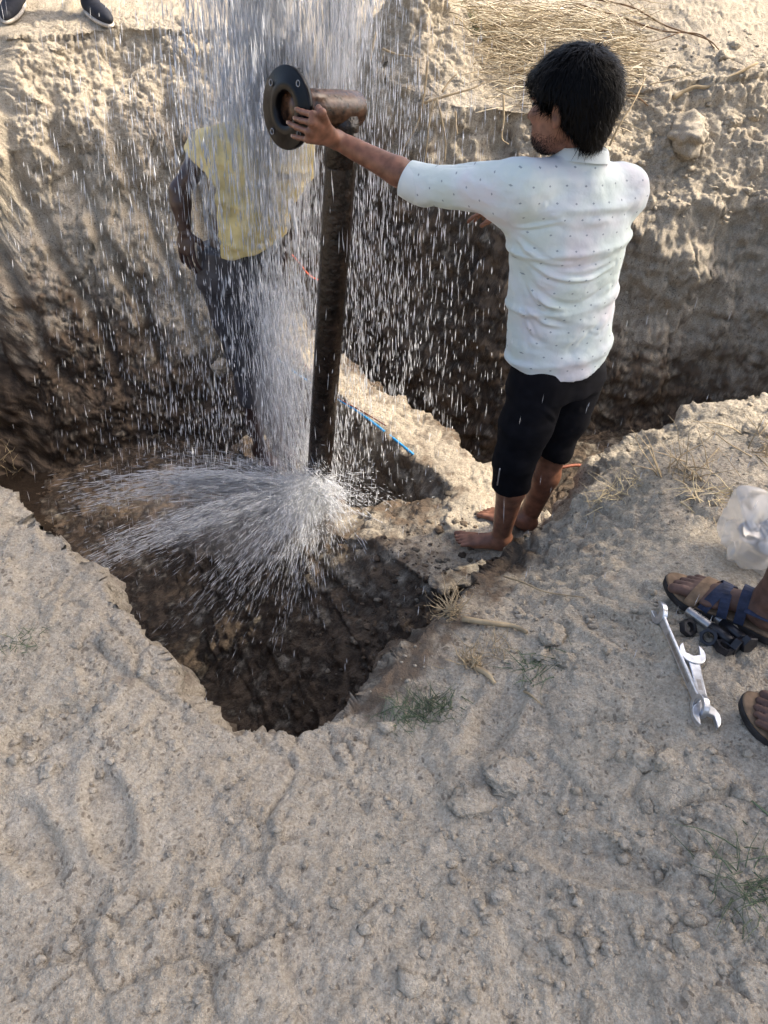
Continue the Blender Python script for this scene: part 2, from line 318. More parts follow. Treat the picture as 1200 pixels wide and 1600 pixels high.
ii = np.arange(ny_ * nx_).reshape(ny_, nx_)
quads = np.stack([ii[:-1, :-1].ravel(), ii[:-1, 1:].ravel(), ii[1:, 1:].ravel(), ii[1:, :-1].ravel()], 1)
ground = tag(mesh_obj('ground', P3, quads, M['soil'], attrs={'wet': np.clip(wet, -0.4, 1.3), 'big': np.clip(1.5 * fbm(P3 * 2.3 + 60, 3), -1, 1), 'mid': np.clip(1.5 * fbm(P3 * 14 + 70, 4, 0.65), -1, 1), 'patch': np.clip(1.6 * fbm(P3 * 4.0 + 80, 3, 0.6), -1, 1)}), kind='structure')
GZ = P3[:, 2].reshape(ny_, nx_)
from bisect import bisect_left
def gz(x, y):                          # height of the finished ground
    i = int(np.clip(bisect_left(gx, x), 1, nx_ - 1)); j = int(np.clip(bisect_left(gy, y), 1, ny_ - 1))
    a = (x - gx[i - 1]) / (gx[i] - gx[i - 1]); b = (y - gy[j - 1]) / (gy[j] - gy[j - 1])
    return float((1 - a) * (1 - b) * GZ[j - 1, i - 1] + a * (1 - b) * GZ[j - 1, i] + (1 - a) * b * GZ[j, i - 1] + a * b * GZ[j, i])
def on_ground(px, py, lo=0.25, hi=7.0):  # first point of the ground seen at a pixel
    d = ray(px, py); ys = np.linspace(lo, hi, 900)
    for y in ys:
        p = CAM + d * (y / d[1])
        if p[2] <= gz(p[0], p[1]): return p
    return CAM + d * (hi / d[1])
# ------------------------------------------------------------------ signed-distance modelling for bodies and clothes
class Field:
    def __init__(s, lo, hi, res):
        s.lo = np.asarray(lo, float); s.res = res; s.n = np.ceil((np.asarray(hi, float) - s.lo) / res).astype(int) + 1
        s.f = np.full(tuple(s.n), 0.25, dtype=np.float32)
    def block(s, lo, hi):
        a = np.clip(np.floor((np.asarray(lo) - s.lo) / s.res).astype(int), 0, s.n - 1); b = np.clip(np.ceil((np.asarray(hi) - s.lo) / s.res).astype(int) + 1, 1, s.n)
        sl = tuple(slice(i, j) for i, j in zip(a, b))
        g = [(s.lo[k] + s.res * np.arange(a[k], b[k])).astype(np.float32) for k in range(3)]
        return sl, np.meshgrid(*g, indexing='ij')
    def _join(s, sl, d, k):
        f = s.f[sl]; h = np.clip(0.5 + 0.5 * (f - d) / k, 0, 1); s.f[sl] = f * (1 - h) + d * h - k * h * (1 - h)
    def capsule(s, a, b, ra, rb, k=0.01):
        a, b = np.asarray(a, float), np.asarray(b, float); m = max(ra, rb) + 0.03 + k
        sl, (X, Y, Z) = s.block(np.minimum(a, b) - m, np.maximum(a, b) + m); d = b - a; L2 = d @ d + 1e-12
        t = np.clip(((X - a[0]) * d[0] + (Y - a[1]) * d[1] + (Z - a[2]) * d[2]) / L2, 0, 1)
        s._join(sl, np.sqrt((X - a[0] - t * d[0]) ** 2 + (Y - a[1] - t * d[1]) ** 2 + (Z - a[2] - t * d[2]) ** 2) - (ra + (rb - ra) * t), k); return s
    def ell(s, c, r, ax=None, k=0.01, sub=False):
        c = np.asarray(c, float); r = np.asarray(r, float); A = np.eye(3) if ax is None else np.asarray(ax, float); m = r.max() + 0.03 + k
        sl, (X, Y, Z) = s.block(c - m, c + m); X = X - c[0]; Y = Y - c[1]; Z = Z - c[2]
        q = [(X * A[i][0] + Y * A[i][1] + Z * A[i][2]) / r[i] for i in range(3)]
        l = np.sqrt(q[0] ** 2 + q[1] ** 2 + q[2] ** 2); g = np.sqrt((q[0] / r[0]) ** 2 + (q[1] / r[1]) ** 2 + (q[2] / r[2]) ** 2) + 1e-6
        d = l * (l - 1) / g
        if sub: f = s.f[sl]; h = np.clip(0.5 + 0.5 * (-d - f) / k, 0, 1); s.f[sl] = f * (1 - h) - d * h + k * h * (1 - h)
        else: s._join(sl, d, k)
        return s
    def loft(s, secs, side, k=0.02):       # secs: (centre, half width along side, half depth); elliptical trunk through them
        for (c0, a0, b0), (c1, a1, b1) in zip(secs[:-1], secs[1:]):
            c0, c1 = np.asarray(c0, float), np.asarray(c1, float); m = max(a0, a1, b0, b1) + 0.03 + k; ax = c1 - c0; L2 = ax @ ax; axn = ax / math.sqrt(L2)
            sd_ = np.asarray(side, float); sd_ = sd_ - axn * (sd_ @ axn); sd_ /= np.linalg.norm(sd_); fr = np.cross(axn, sd_)
            sl, (X, Y, Z) = s.block(np.minimum(c0, c1) - m, np.maximum(c0, c1) + m); X = X - c0[0]; Y = Y - c0[1]; Z = Z - c0[2]
            t = (X * ax[0] + Y * ax[1] + Z * ax[2]) / L2; tc = np.clip(t, 0, 1); L = math.sqrt(L2)
            u = (X * sd_[0] + Y * sd_[1] + Z * sd_[2]) / (a0 + (a1 - a0) * tc); v = (X * fr[0] + Y * fr[1] + Z * fr[2]) / (b0 + (b1 - b0) * tc)
            mn = np.minimum(a0 + (a1 - a0) * tc, b0 + (b1 - b0) * tc)
            d = (np.sqrt(u * u + v * v + 1e-9) - 1) * mn; e = np.abs(t - tc) * L
            s._join(sl, np.where(e > 0, np.sqrt(np.maximum(d, 0) ** 2 + e * e) + np.minimum(d, 0) * 0, d), k)
        return s
    def clip(s, p, n):                     # keep the side the normal points away from
        p, n = np.asarray(p, float), np.asarray(n, float) / np.linalg.norm(n)
        sl, (X, Y, Z) = s.block(s.lo, s.lo + s.res * s.n); s.f = np.maximum(s.f, ((X - p[0]) * n[0] + (Y - p[1]) * n[1] + (Z - p[2]) * n[2]).astype(np.float32)); return s
    def clip_fn(s, fn): sl, (X, Y, Z) = s.block(s.lo, s.lo + s.res * s.n); s.f = np.maximum(s.f, fn(X, Y, Z).astype(np.float32)); return s
    def mesh(s, relax=2):
        f = s.f; f[0] = f[-1] = 0.1; f[:, 0] = f[:, -1] = 0.1; f[:, :, 0] = f[:, :, -1] = 0.1
        g = f < 0; c8 = [g[i:g.shape[0] - 1 + i, j:g.shape[1] - 1 + j, k:g.shape[2] - 1 + k] for i in (0, 1) for j in (0, 1) for k in (0, 1)]
        al = c8[0].copy(); an = c8[0].copy()
        for c in c8[1:]: al &= c; an |= c
        act = np.argwhere(an & ~al); idx = np.full(tuple(np.array(g.shape) - 1), -1, dtype=np.int64); idx[tuple(act.T)] = np.arange(len(act))
        offs = [(i, j, k) for i in (0, 1) for j in (0, 1) for k in (0, 1)]; val = {o: f[tuple((act + o).T)] for o in offs}
        acc = np.zeros((len(act), 3)); cnt = np.zeros(len(act))
        for o in offs:
            for axs in range(3):
                if o[axs] == 0:
                    o2 = list(o); o2[axs] = 1; o2 = tuple(o2); v0, v1 = val[o], val[o2]; m = (v0 < 0) != (v1 < 0); t = np.where(m, v0 / np.where(m, v0 - v1, 1), 0)
                    p = np.tile(np.array(o, float), (len(act), 1)); p[:, axs] = t; acc += p * m[:, None]; cnt += m
        V = s.lo + s.res * (act + acc / cnt[:, None]); Fs = []
        for axs in range(3):
            a_, b_ = [(1, 2), (2, 0), (0, 1)][axs]; s0 = [slice(None)] * 3; s1 = [slice(None)] * 3; s0[axs] = slice(0, -1); s1[axs] = slice(1, None)
            g0, g1 = g[tuple(s0)], g[tuple(s1)]; e = np.argwhere(g0 != g1)
            e = e[(e[:, a_] > 0) & (e[:, b_] > 0)]; sgn = g0[tuple(e.T)]
            da = np.zeros(3, int); da[a_] = 1; db = np.zeros(3, int); db[b_] = 1
            q = np.stack([idx[tuple((e - da - db).T)], idx[tuple((e - db).T)], idx[tuple(e.T)], idx[tuple((e - da).T)]], 1)
            q[~sgn] = q[~sgn][:, ::-1]; Fs.append(q)
        Fq = np.concatenate(Fs); Fq = Fq[(Fq >= 0).all(1)]
        for _ in range(relax):
            acc = np.zeros_like(V); cnt = np.zeros(len(V))
            for i in range(4):
                np.add.at(acc, Fq[:, i], V[Fq[:, (i + 1) % 4]]); np.add.at(cnt, Fq[:, i], 1)
                np.add.at(acc, Fq[:, i], V[Fq[:, (i + 3) % 4]]); np.add.at(cnt, Fq[:, i], 1)
            V = 0.5 * V + 0.5 * acc / np.maximum(cnt, 1)[:, None]
        return V, Fq
def vnormals(V, Fq):
    n = np.cross(V[Fq[:, 2]] - V[Fq[:, 0]], V[Fq[:, 3]] - V[Fq[:, 1]]); N_ = np.zeros_like(V)
    for i in range(4): np.add.at(N_, Fq[:, i], n)
    return N_ / (np.linalg.norm(N_, axis=1)[:, None] + 1e-12)
def join_vf(parts):
    V = []; F = []; n = 0
    for v, f in parts: V.append(v); F.append(f + n); n += len(v)
    return np.concatenate(V), np.concatenate(F)
def unit(v): v = np.asarray(v, float); return v / (np.linalg.norm(v) + 1e-12)
def lerp(a, b, t): return np.asarray(a, float) * (1 - t) + np.asarray(b, float) * t
def bbox_field(pts, pad, res): pts = np.array(pts); return Field(pts.min(0) - pad, pts.max(0) + pad, res)

def head_axes(face, up): u = unit(up); f = unit(np.asarray(face) - u * (np.asarray(face) @ u)); l = np.cross(u, f); return f, u, l
def head_field(c, f, u, l, res=0.0035, ears=True):
    F_ = Field(c - 0.17, c + 0.17, res); A = [l, f, u]; P = lambda a, b, d: c + l * a + f * b + u * d
    F_.ell(P(0, -0.012, 0.030), (0.074, 0.093, 0.082), A); F_.ell(P(0, 0.030, -0.015), (0.062, 0.066, 0.085), A, 0.03)
    F_.ell(P(0, 0.052, -0.075), (0.040, 0.036, 0.032), A, 0.03); F_.ell(P(0, 0.030, -0.062), (0.056, 0.052, 0.034), A, 0.03)   # chin, jaw
    F_.capsule(P(0, 0.094, 0.012), P(0, 0.109, -0.022), 0.007, 0.012, 0.012); F_.ell(P(0, 0.090, 0.022), (0.048, 0.010, 0.007), A, 0.012)   # nose, brow
    for s in (-1, 1):
        F_.ell(P(s * 0.012, 0.100, -0.027), (0.008, 0.008, 0.007), A, 0.006); F_.ell(P(s * 0.032, 0.092, 0.006), (0.013, 0.010, 0.009), A, 0.008, sub=True)
        F_.ell(P(s * 0.040, 0.072, -0.018), (0.020, 0.018, 0.016), A, 0.02)
        if ears:
            F_.ell(P(s * 0.074, -0.008, -0.010), (0.007, 0.018, 0.031), [unit(l + s * 0 * f - 0.35 * s * f), unit(f + 0.35 * l), u], 0.008); F_.ell(P(s * 0.084, -0.004, -0.008), (0.006, 0.009, 0.016), A, 0.004, sub=True)
            F_.ell(P(s * 0.073, -0.002, -0.036), (0.006, 0.008, 0.008), A, 0.005)
    F_.ell(P(0, 0.090, -0.050), (0.023, 0.010, 0.006), A, 0.006); F_.ell(P(0, 0.088, -0.062), (0.020, 0.011, 0.007), A, 0.006)
    return F_
def finger_chain(F_, pts, r, k=0.004):
    for i in range(len(pts) - 1): F_.capsule(pts[i], pts[i + 1], r * (1 - 0.10 * i), r * (1 - 0.10 * (i + 1)), k)
def hand_hanging(wrist, d, back, thumb, size=1.0, curl=0.5):     # a relaxed hand: d points to the fingertips, back is the dorsal side
    d = unit(d); back = unit(back - d * (back @ d)); th = unit(np.cross(d, back)); th = th if th @ thumb > 0 else -th
    s = size; pal = wrist + d * 0.052 * s; F_ = Field(wrist - 0.13 * s - 0.08 * s * (d < 0) * 0, wrist + 0.13 * s, 0.0028); F_ = bbox_field([wrist - 0.06 * s, wrist + 0.06 * s, wrist + d * 0.2 * s - 0.05, wrist + d * 0.2 * s + 0.05, wrist - d * 0.05], 0.02, 0.0036)
    F_.capsule(wrist - d * 0.04 * s, wrist + d * 0.01, 0.025 * s, 0.025 * s, 0.012); F_.ell(pal, (0.041 * s, 0.050 * s, 0.015 * s), [th, d, back], 0.014)
    for i, (o, ln) in enumerate(((0.030, 0.072), (0.010, 0.082), (-0.011, 0.076), (-0.031, 0.060))):
        p = wrist + d * (0.094 - 0.006 * abs(i - 1)) * s + th * o * s; pts = [wrist + d * 0.05 * s + th * o * 0.8 * s, p]; a = curl * (0.35 + 0.05 * i)
        for j, fr in enumerate((0.45, 0.30, 0.25)):
            a2 = a * (1 + j * 1.15); p = p + (d * math.cos(a2) - back * math.sin(a2)) * ln * fr * s + th * (0.0022 * (1.5 - i)) * s; pts.append(p)
        finger_chain(F_, pts, 0.0092 * s, 0.004)
    b = wrist + d * 0.022 * s + th * 0.026 * s; pts = [b, b + (d * 0.6 + th * 0.75 - back * 0.35) * 0.040 * s]; pts.append(pts[-1] + (d * 0.85 + th * 0.25 - back * 0.45) * 0.033 * s); pts.append(pts[-1] + (d * 0.9 - back * 0.45) * 0.026 * s)
    finger_chain(F_, pts, 0.0112 * s, 0.008); return F_.mesh(1)
def foot_mesh(heel, toe, up=(0, 0, 1), ankle=None, inner=1, res=0.0035, size=1.0, shin=None):   # heel and toe are ground points; inner = +1 when the big toe is on the left of heel->toe
    heel, toe = np.asarray(heel, float), np.asarray(toe, float); d = unit(toe - heel); L = np.linalg.norm(toe - heel); u = unit(np.asarray(up) - d * (np.asarray(up) @ d)); sd_ = np.cross(u, d) * inner
    P = lambda a, b, c: heel + d * a * L + sd_ * b * L + u * c * L; F_ = bbox_field([heel, toe, P(0.3, 0.3, 0.6), P(0.3, -0.3, 0.6), P(0, 0.25, 0), P(1.05, -0.25, -0.03), P(1.05, 0.25, 0.1)], 0.02, res)
    A = [d, sd_, u]
    F_.ell(P(0.13, 0, 0.12), (0.135 * L, 0.115 * L, 0.125 * L), A); F_.capsule(P(0.2, 0, 0.16), P(0.62, 0.02, 0.09), 0.125 * L, 0.085 * L, 0.03); F_.ell(P(0.66, 0.02, 0.065), (0.16 * L, 0.175 * L, 0.068 * L), A, 0.02)
    F_.capsule(P(0.25, -0.05, 0.07), P(0.62, -0.10, 0.05), 0.07 * L, 0.055 * L, 0.02)
    an = ankle if ankle is not None else P(0.22, 0, 0.36); sh = shin if shin is not None else P(0.2, 0, 0.75)
    F_.capsule(P(0.20, 0, 0.16), an, 0.13 * L, 0.125 * L, 0.03); F_.capsule(an, an + unit(sh - an) * 0.09, 0.125 * L, 0.135 * L, 0.02)
    for s in (-1, 1): F_.ell(an + sd_ * s * 0.11 * L - u * 0.02 * L, (0.05 * L, 0.04 * L, 0.05 * L), A, 0.015)
    for i, (b, e, r) in enumerate(((0.125, 1.0, 0.050), (0.045, 0.985, 0.037), (-0.022, 0.955, 0.034), (-0.083, 0.915, 0.032), (-0.138, 0.865, 0.031))):
        p0 = P(0.70, b * 0.85, 0.06); p1 = P(e - 0.12, b * 1.08, 0.062); p2 = P(e - r * 0.9, b * 1.12, 0.040)
        F_.capsule(p0, p1, r * L, r * L * 0.95, 0.008); F_.capsule(p1, p2, r * L * 0.95, r * L * 0.92, 0.003)
    F_.clip(heel - u * 0.001, -u); return F_.mesh(1)
def body_field(J, res=0.007, girth=1.0, trunk=0.9):
    pts = np.array([v for k_, v in J.items() if k_ not in ('face', 'up', 'front')]); F_ = bbox_field(pts, 0.16, res); g = girth * trunk; side = unit(J['shL'] - J['shR'])
    F_.loft([(J['pelvis'], 0.150 * g, 0.105 * g), (lerp(J['pelvis'], J['chest'], 0.45), 0.135 * g, 0.095 * g), (J['chest'], 0.160 * g, 0.105 * g), (lerp(J['chest'], J['neck'], 0.6), 0.13 * g, 0.08 * g)], side, 0.03); g = girth
    F_.capsule(lerp(J['chest'], J['neck'], 0.6), J['neck'], 0.07, 0.052, 0.03); F_.capsule(J['neck'], J['head'], 0.052, 0.058, 0.01)
    for s in 'LR':
        F_.capsule(lerp(J['neck'], J['chest'], 0.35), J['sh' + s], 0.048, 0.052, 0.03); F_.capsule(J['sh' + s], J['el' + s], 0.050 * g, 0.037 * g, 0.02)
        e, w = J['el' + s], J['wr' + s]; F_.capsule(e, lerp(e, w, 0.3), 0.037 * g, 0.040 * g, 0.015); F_.capsule(lerp(e, w, 0.3), w, 0.040 * g, 0.0265 * g, 0.015)
        F_.capsule(J['hip' + s], J['kn' + s], 0.082 * g, 0.054 * g, 0.03); k_, a = J['kn' + s], J['an' + s]
        back = unit(np.cross(side, a - k_)); back = back if back @ J['front'] < 0 else -back
        F_.capsule(k_, lerp(k_, a, 0.3) + back * 0.012, 0.052 * g, 0.053 * g, 0.02); F_.capsule(lerp(k_, a, 0.3) + back * 0.012, a, 0.052 * g, 0.034 * g, 0.02)
    return F_
# ------------------------------------------------------------------ the riser pipe with its flanged elbow
M['pipe'] = new_mat('wet_black_iron', (0.016, 0.010, 0.007), 0.24, 0.40, 0.0, 0.95, 26, 0.9, 55, 0.006)
M['rust'] = new_mat('wet_rusty_iron', (0.075, 0.038, 0.022), 0.25, 0.5, 0.0, 0.75, 45, 0.45, 90, 0.003)
M['flange'] = new_mat('black_painted_flange', (0.003, 0.003, 0.004), 0.28, 0.22, 0.0, 0.3, 40, 0.12, 120, 0.002)
M['bolt_hole'] = new_mat('wet_shiny_bolt_hole', (0.22, 0.23, 0.25), 0.25, 0.6, 0.4)
M['mud'] = new_mat('wet_brown_mud', (0.085, 0.052, 0.036), 0.35, 0.4, 0, 0.4, 30, 0.7, 50, 0.01)
PB, PT = np.array([-0.297, 2.60, -0.12]), np.array([-0.215, 2.60, 1.40])
FN = unit((-0.69, -0.715, 0.10)); FC = PT + FN * 0.222 + np.array([0, 0, -0.005])
pr = empty('riser_pipe', PB); tag(pr, 'wet black iron riser pipe with elbow and round bolted flange in the pit', 'pipe')
b = MB(); pts = [lerp(PB - np.array([0.005, 0, 0.10]), PT - np.array([0, 0, 0.06]), t) for t in np.linspace(0, 1, 14)]
b.add(*tube(pts, 0.052, 32)); b.build('upright', M['pipe'], pr)
b = MB(); ax_ = unit(PT - PB); el = [PT - ax_ * 0.17, PT - ax_ * 0.165, PT - ax_ * 0.05, PT - ax_ * 0.012]; b.add(*tube(el, [0.052, 0.0545, 0.0545, 0.053], 32)); b.build('elbow_collar', M['pipe'], pr)
b = MB(); b.add(*tube([PT - FN * 0.056, PT - FN * 0.052, PT, PT + FN * 0.1, PT + FN * 0.21], [0.049, 0.052, 0.0525, 0.051, 0.050], 36)); b.build('branch', M['rust'], pr)
fa, fb = frame_of(FN); seg = 72
def ring(rr, off): return [FC + FN * off + rr * (fa * math.cos(2 * math.pi * k / seg) + fb * math.sin(2 * math.pi * k / seg)) for k in range(seg)]
prof = [(0.050, -0.03), (0.060, -0.028), (0.065, -0.010), (0.107, -0.009), (0.1105, -0.007), (0.1115, 0.0), (0.1105, 0.007), (0.107, 0.009), (0.074, 0.009), (0.072, 0.011), (0.049, 0.011), (0.046, 0.008), (0.045, -0.02), (0.044, -0.13)]
V = sum([ring(*q) for q in prof], []); F = [(i * seg + k, i * seg + (k + 1) % seg, (i + 1) * seg + (k + 1) % seg, (i + 1) * seg + k) for i in range(len(prof) - 1) for k in range(seg)]
flange = mesh_obj('flange', V, F, M['flange'], pr)
for ang in (38, 128, 218, 308):
    t = math.radians(ang + 14); hc = FC + FN * 0.0098 + 0.091 * (fa * math.cos(t) + fb * math.sin(t)); V = []; F = []
    for i, (rr, off) in enumerate(((0.0095, 0), (0.0090, 0.0008), (0.0065, 0.0004), (0.006, -0.002), (0.0, -0.0022))):
        V += [hc + FN * off + rr * (fa * math.cos(2 * math.pi * k / 16) + fb * math.sin(2 * math.pi * k / 16)) for k in range(16)]
        if i: F += [((i - 1) * 16 + k, (i - 1) * 16 + (k + 1) % 16, i * 16 + (k + 1) % 16, i * 16 + k) for k in range(16)]
    mesh_obj('bolt_hole', V, F, M['bolt_hole'], flange)
b = MB(); b.add(*tube([PB + np.array([0, 0, z]) for z in (-0.06, -0.05, -0.01, 0.0)], [0.075, 0.08, 0.08, 0.072], 24)); sadd = b.build('saddle_collar', M['mud'], pr)
for s in (-1, 1):
    b = MB(); b.add(*tube([PB + np.array([s * 0.085, -0.03, -0.07]), PB + np.array([s * 0.085, -0.03, 0.02])], 0.012, 6)); b.build('saddle_bolt', M['rust'], sadd)

# ------------------------------------------------------------------ people
M['skin'] = new_mat('brown_skin', (0.200, 0.092, 0.057), 0.45, 0.4, 0, 0.34, 38, 0.25, 160, 0.001)
M['skin_wet'] = new_mat('dark_wet_skin', (0.050, 0.028, 0.024), 0.3, 0.5, 0, 0.3, 40, 0.1, 200, 0.001)
M['skin_dark'] = new_mat('dusty_dark_skin', (0.105, 0.060, 0.046), 0.6, 0.3, 0, 0.35, 50, 0.25, 150, 0.001)
M['hair'] = new_mat('black_hair', (0.0020, 0.0018, 0.0020), 0.45, 0.10)
M['beard'] = new_mat('dark_stubble', (0.030, 0.022, 0.020), 0.8, 0.1, 0, 0.6, 400, 0.5, 500, 0.001)
M['black_cloth'] = new_mat('black_cotton', (0.006, 0.006, 0.008), 0.85, 0.10, 0, 0.3, 30, 0.3, 300, 0.001)
M['yellow_cloth'] = new_mat('wet_yellow_cotton', (0.66, 0.54, 0.25), 0.55, 0.35, 0, 0.42, 9, 0.35, 30, 0.006)
M['grey_cloth'] = new_mat('wet_grey_trousers', (0.045, 0.043, 0.048), 0.5, 0.4, 0, 0.4, 20, 0.4, 40, 0.006)
M['navy_cloth'] = new_mat('navy_denim', (0.018, 0.021, 0.034), 0.8, 0.2, 0, 0.3, 60, 0.3, 200, 0.001)
M['check_cloth'] = new_mat('grey_shirt_cloth', (0.22, 0.23, 0.25), 0.8, 0.2, 0, 0.2, 30)
M['nail'] = new_mat('nail', (0.42, 0.27, 0.21), 0.35, 0.5)
M['eye'] = new_mat('eye', (0.03, 0.02, 0.015), 0.1, 0.5)
def shirt_material():
    m = new_mat('white_shirt_with_small_dots', (0.74, 0.80, 0.80), 0.75, 0.2); N, L = nodes_of(m); bs = N['Principled BSDF']
    uv = N.new('ShaderNodeUVMap'); uv.uv_map = 'UVMap'; sx_ = N.new('ShaderNodeSeparateXYZ'); L.new(uv.outputs[0], sx_.inputs[0])
    def mt(op, a, b_=None):
        x = N.new('ShaderNodeMath'); x.operation = op
        for s, v in ((0, a), (1, b_)):
            if v is None: continue
            if isinstance(v, (int, float)): x.inputs[s].default_value = v
            else: L.new(v, x.inputs[s])
        return x.outputs[0]
    u = mt('DIVIDE', sx_.outputs[0], 0.052); v = mt('DIVIDE', sx_.outputs[1], 0.041); row = mt('MODULO', mt('FLOOR', v), 2.0)
    u2 = mt('ADD', u, mt('MULTIPLY', mt('ABSOLUTE', row), 0.5)); fu = mt('MULTIPLY', mt('SUBTRACT', mt('FRACT', u2), 0.5), 0.052); fv = mt('MULTIPLY', mt('SUBTRACT', mt('FRACT', v), 0.5), 0.041)
    d = mt('ADD', mt('ABSOLUTE', mt('MULTIPLY', fu, 0.75)), mt('ABSOLUTE', fv)); dot = mt('LESS_THAN', d, 0.0030)
    tc = N.new('ShaderNodeTexCoord'); nz = N.new('ShaderNodeTexNoise'); nz.inputs['Scale'].default_value = 7; L.new(tc.outputs['Object'], nz.inputs['Vector'])
    rp = N.new('ShaderNodeValToRGB'); e = rp.color_ramp.elements; e[0].position = 0.40; e[0].color = (0.58, 0.66, 0.63, 1); e[1].position = 0.70; e[1].color = (0.65, 0.64, 0.665, 1); e2 = e.new(0.54); e2.color = (0.62, 0.68, 0.685, 1)
    L.new(nz.outputs[0], rp.inputs[0])
    mx = N.new('ShaderNodeMix'); mx.data_type = 'RGBA'; L.new(mt('MULTIPLY', dot, 0.62), mx.inputs[0]); L.new(rp.outputs[0], mx.inputs[6]); mx.inputs[7].default_value = (0.10, 0.14, 0.18, 1); L.new(mx.outputs[2], bs.inputs['Base Color'])
    wv = N.new('ShaderNodeTexNoise'); wv.inputs['Scale'].default_value = 19; wv.inputs['Detail'].default_value = 4; L.new(tc.outputs['Object'], wv.inputs['Vector'])
    bp = N.new('ShaderNodeBump'); bp.inputs['Strength'].default_value = 0.55; bp.inputs['Distance'].default_value = 0.010; L.new(wv.outputs[0], bp.inputs['Height']); L.new(bp.outputs[0], bs.inputs['Normal'])
    return m
M['shirt'] = shirt_material()
def seg_dist(P, a, b):
    a, b = np.asarray(a, float), np.asarray(b, float); d = b - a; t = np.clip(((P - a) @ d) / (d @ d), 0, 1); return np.linalg.norm(P - a - t[:, None] * d, axis=1), t
def folds(V, N_, lines):                # lines: (polyline, width, height) raised along the cloth
    out = np.zeros(len(V))
    for pl, w, h in lines:
        pl = spline(pl, 5); best = np.full(len(V), 9.0); tb = np.zeros(len(V)); n = len(pl) - 1
        for i in range(n):
            d, t = seg_dist(V, pl[i], pl[i + 1]); m = d < best; best = np.where(m, d, best); tb = np.where(m, (i + t) / n, tb)
        out += h * (np.exp(-(best / w) ** 2) - 0.55 * np.exp(-((best - 1.8 * w) / w) ** 2)) * np.sin(np.pi * np.clip(tb, 0.03, 0.97)) ** 0.6
    return V + N_ * (out * np.clip(1 + 1.6 * np.minimum(N_[:, 2], 0), 0, 1))[:, None]
def strands(V, N_, flow, n, length, width, lift, rng, keep=None, segs=3):   # thin tapering locks of hair rooted on a surface
    idx = rng.choice(len(V), n); P = V[idx]; Nn = N_[idx]; D = flow(P); D = D - Nn * (D * Nn).sum(1)[:, None]; D = D / (np.linalg.norm(D, axis=1)[:, None] + 1e-9)
    D = D + rng.normal(0, 0.25, D.shape); ln = length * rng.uniform(0.5, 1.25, n); sd_ = np.cross(D, Nn); sd_ /= np.linalg.norm(sd_, axis=1)[:, None] + 1e-9
    vs = []; lf = lift * rng.uniform(0.2, 1.6, n)
    for k in range(segs + 1):
        t = k / segs; c = P + D * (ln * t)[:, None] + Nn * (lf * math.sin(1.7 * t) - 0.25 * ln * t * t * 0.6)[:, None]; w = width * (1 - 0.85 * t)
        vs += [c - sd_ * w, c + sd_ * w]
    Vv = np.stack(vs, 1).reshape(-1, 3); base = np.arange(n)[:, None] * (2 * (segs + 1)); Fq = np.concatenate([base + np.array([2 * k, 2 * k + 1, 2 * k + 3, 2 * k + 2]) for k in range(segs)])
    return Vv, Fq
def make_hair(c, f, u, l, parent, thick=0.022, n=7000, rng=RNG, mat='hair', nape=0.72):
    F_ = Field(c - 0.19, c + 0.19, 0.0045); A = [l, f, u]; P = lambda a, b_, d: c + l * a + f * b_ + u * d
    F_.ell(P(0, -0.014, 0.036), (0.076 + thick, 0.094 + thick, 0.084 + thick), A); F_.ell(P(0, -0.060, -0.03), (0.062 + thick * 0.4, 0.040 + thick * 0.5, 0.085), A, 0.03)
    F_.ell(P(0, 0.075, 0.068), (0.058, 0.040, 0.030), A, 0.02)
    for s in (-1, 1): F_.ell(P(s * 0.060, -0.006, 0.012), (0.018 + thick * 0.3, 0.036, 0.046), A, 0.02)
    for s in (-1, 1): F_.ell(P(s * 0.094, -0.002, -0.012), (0.034, 0.024, 0.036), A, 0.008, sub=True)
    F_.ell(P(0, 0.118, -0.026), (0.120, 0.088, 0.076), A, 0.012, sub=True)
    F_.clip_fn(lambda X, Y, Z: -( (X - c[0]) * u[0] + (Y - c[1]) * u[1] + (Z - c[2]) * u[2]) - 0.018 + 0.9 * np.clip(((X - c[0]) * f[0] + (Y - c[1]) * f[1] + (Z - c[2]) * f[2]) - 0.005, 0, 0.05) - nape * np.clip(-((X - c[0]) * f[0] + (Y - c[1]) * f[1] + (Z - c[2]) * f[2]) - 0.012, 0, 0.07))
    V, Fq = F_.mesh(2); N_ = vnormals(V, Fq); lum = fbm(V * 38, 3); V = V + N_ * (0.0055 * lum)[:, None]
    crown = P(0.01, -0.055, 0.115)
    def flow(Q):
        r = Q - crown; sw = np.cross(u, r); return r + 0.45 * sw - u * (0.02 + 1.2 * np.clip(-(Q - c) @ u, 0, 0.1))[:, None] + (-f * 0.9 * np.clip(-(Q - c) @ u - 0.02, 0, 0.1)[:, None]) * -1
    S1 = strands(V, N_, flow, n, 0.026, 0.0012, 0.005, rng); return mesh_obj('hair', *join_vf([(V, Fq), S1]), M[mat], parent)
def person_root(name, loc, label): return tag(empty(name, loc), label, 'person')

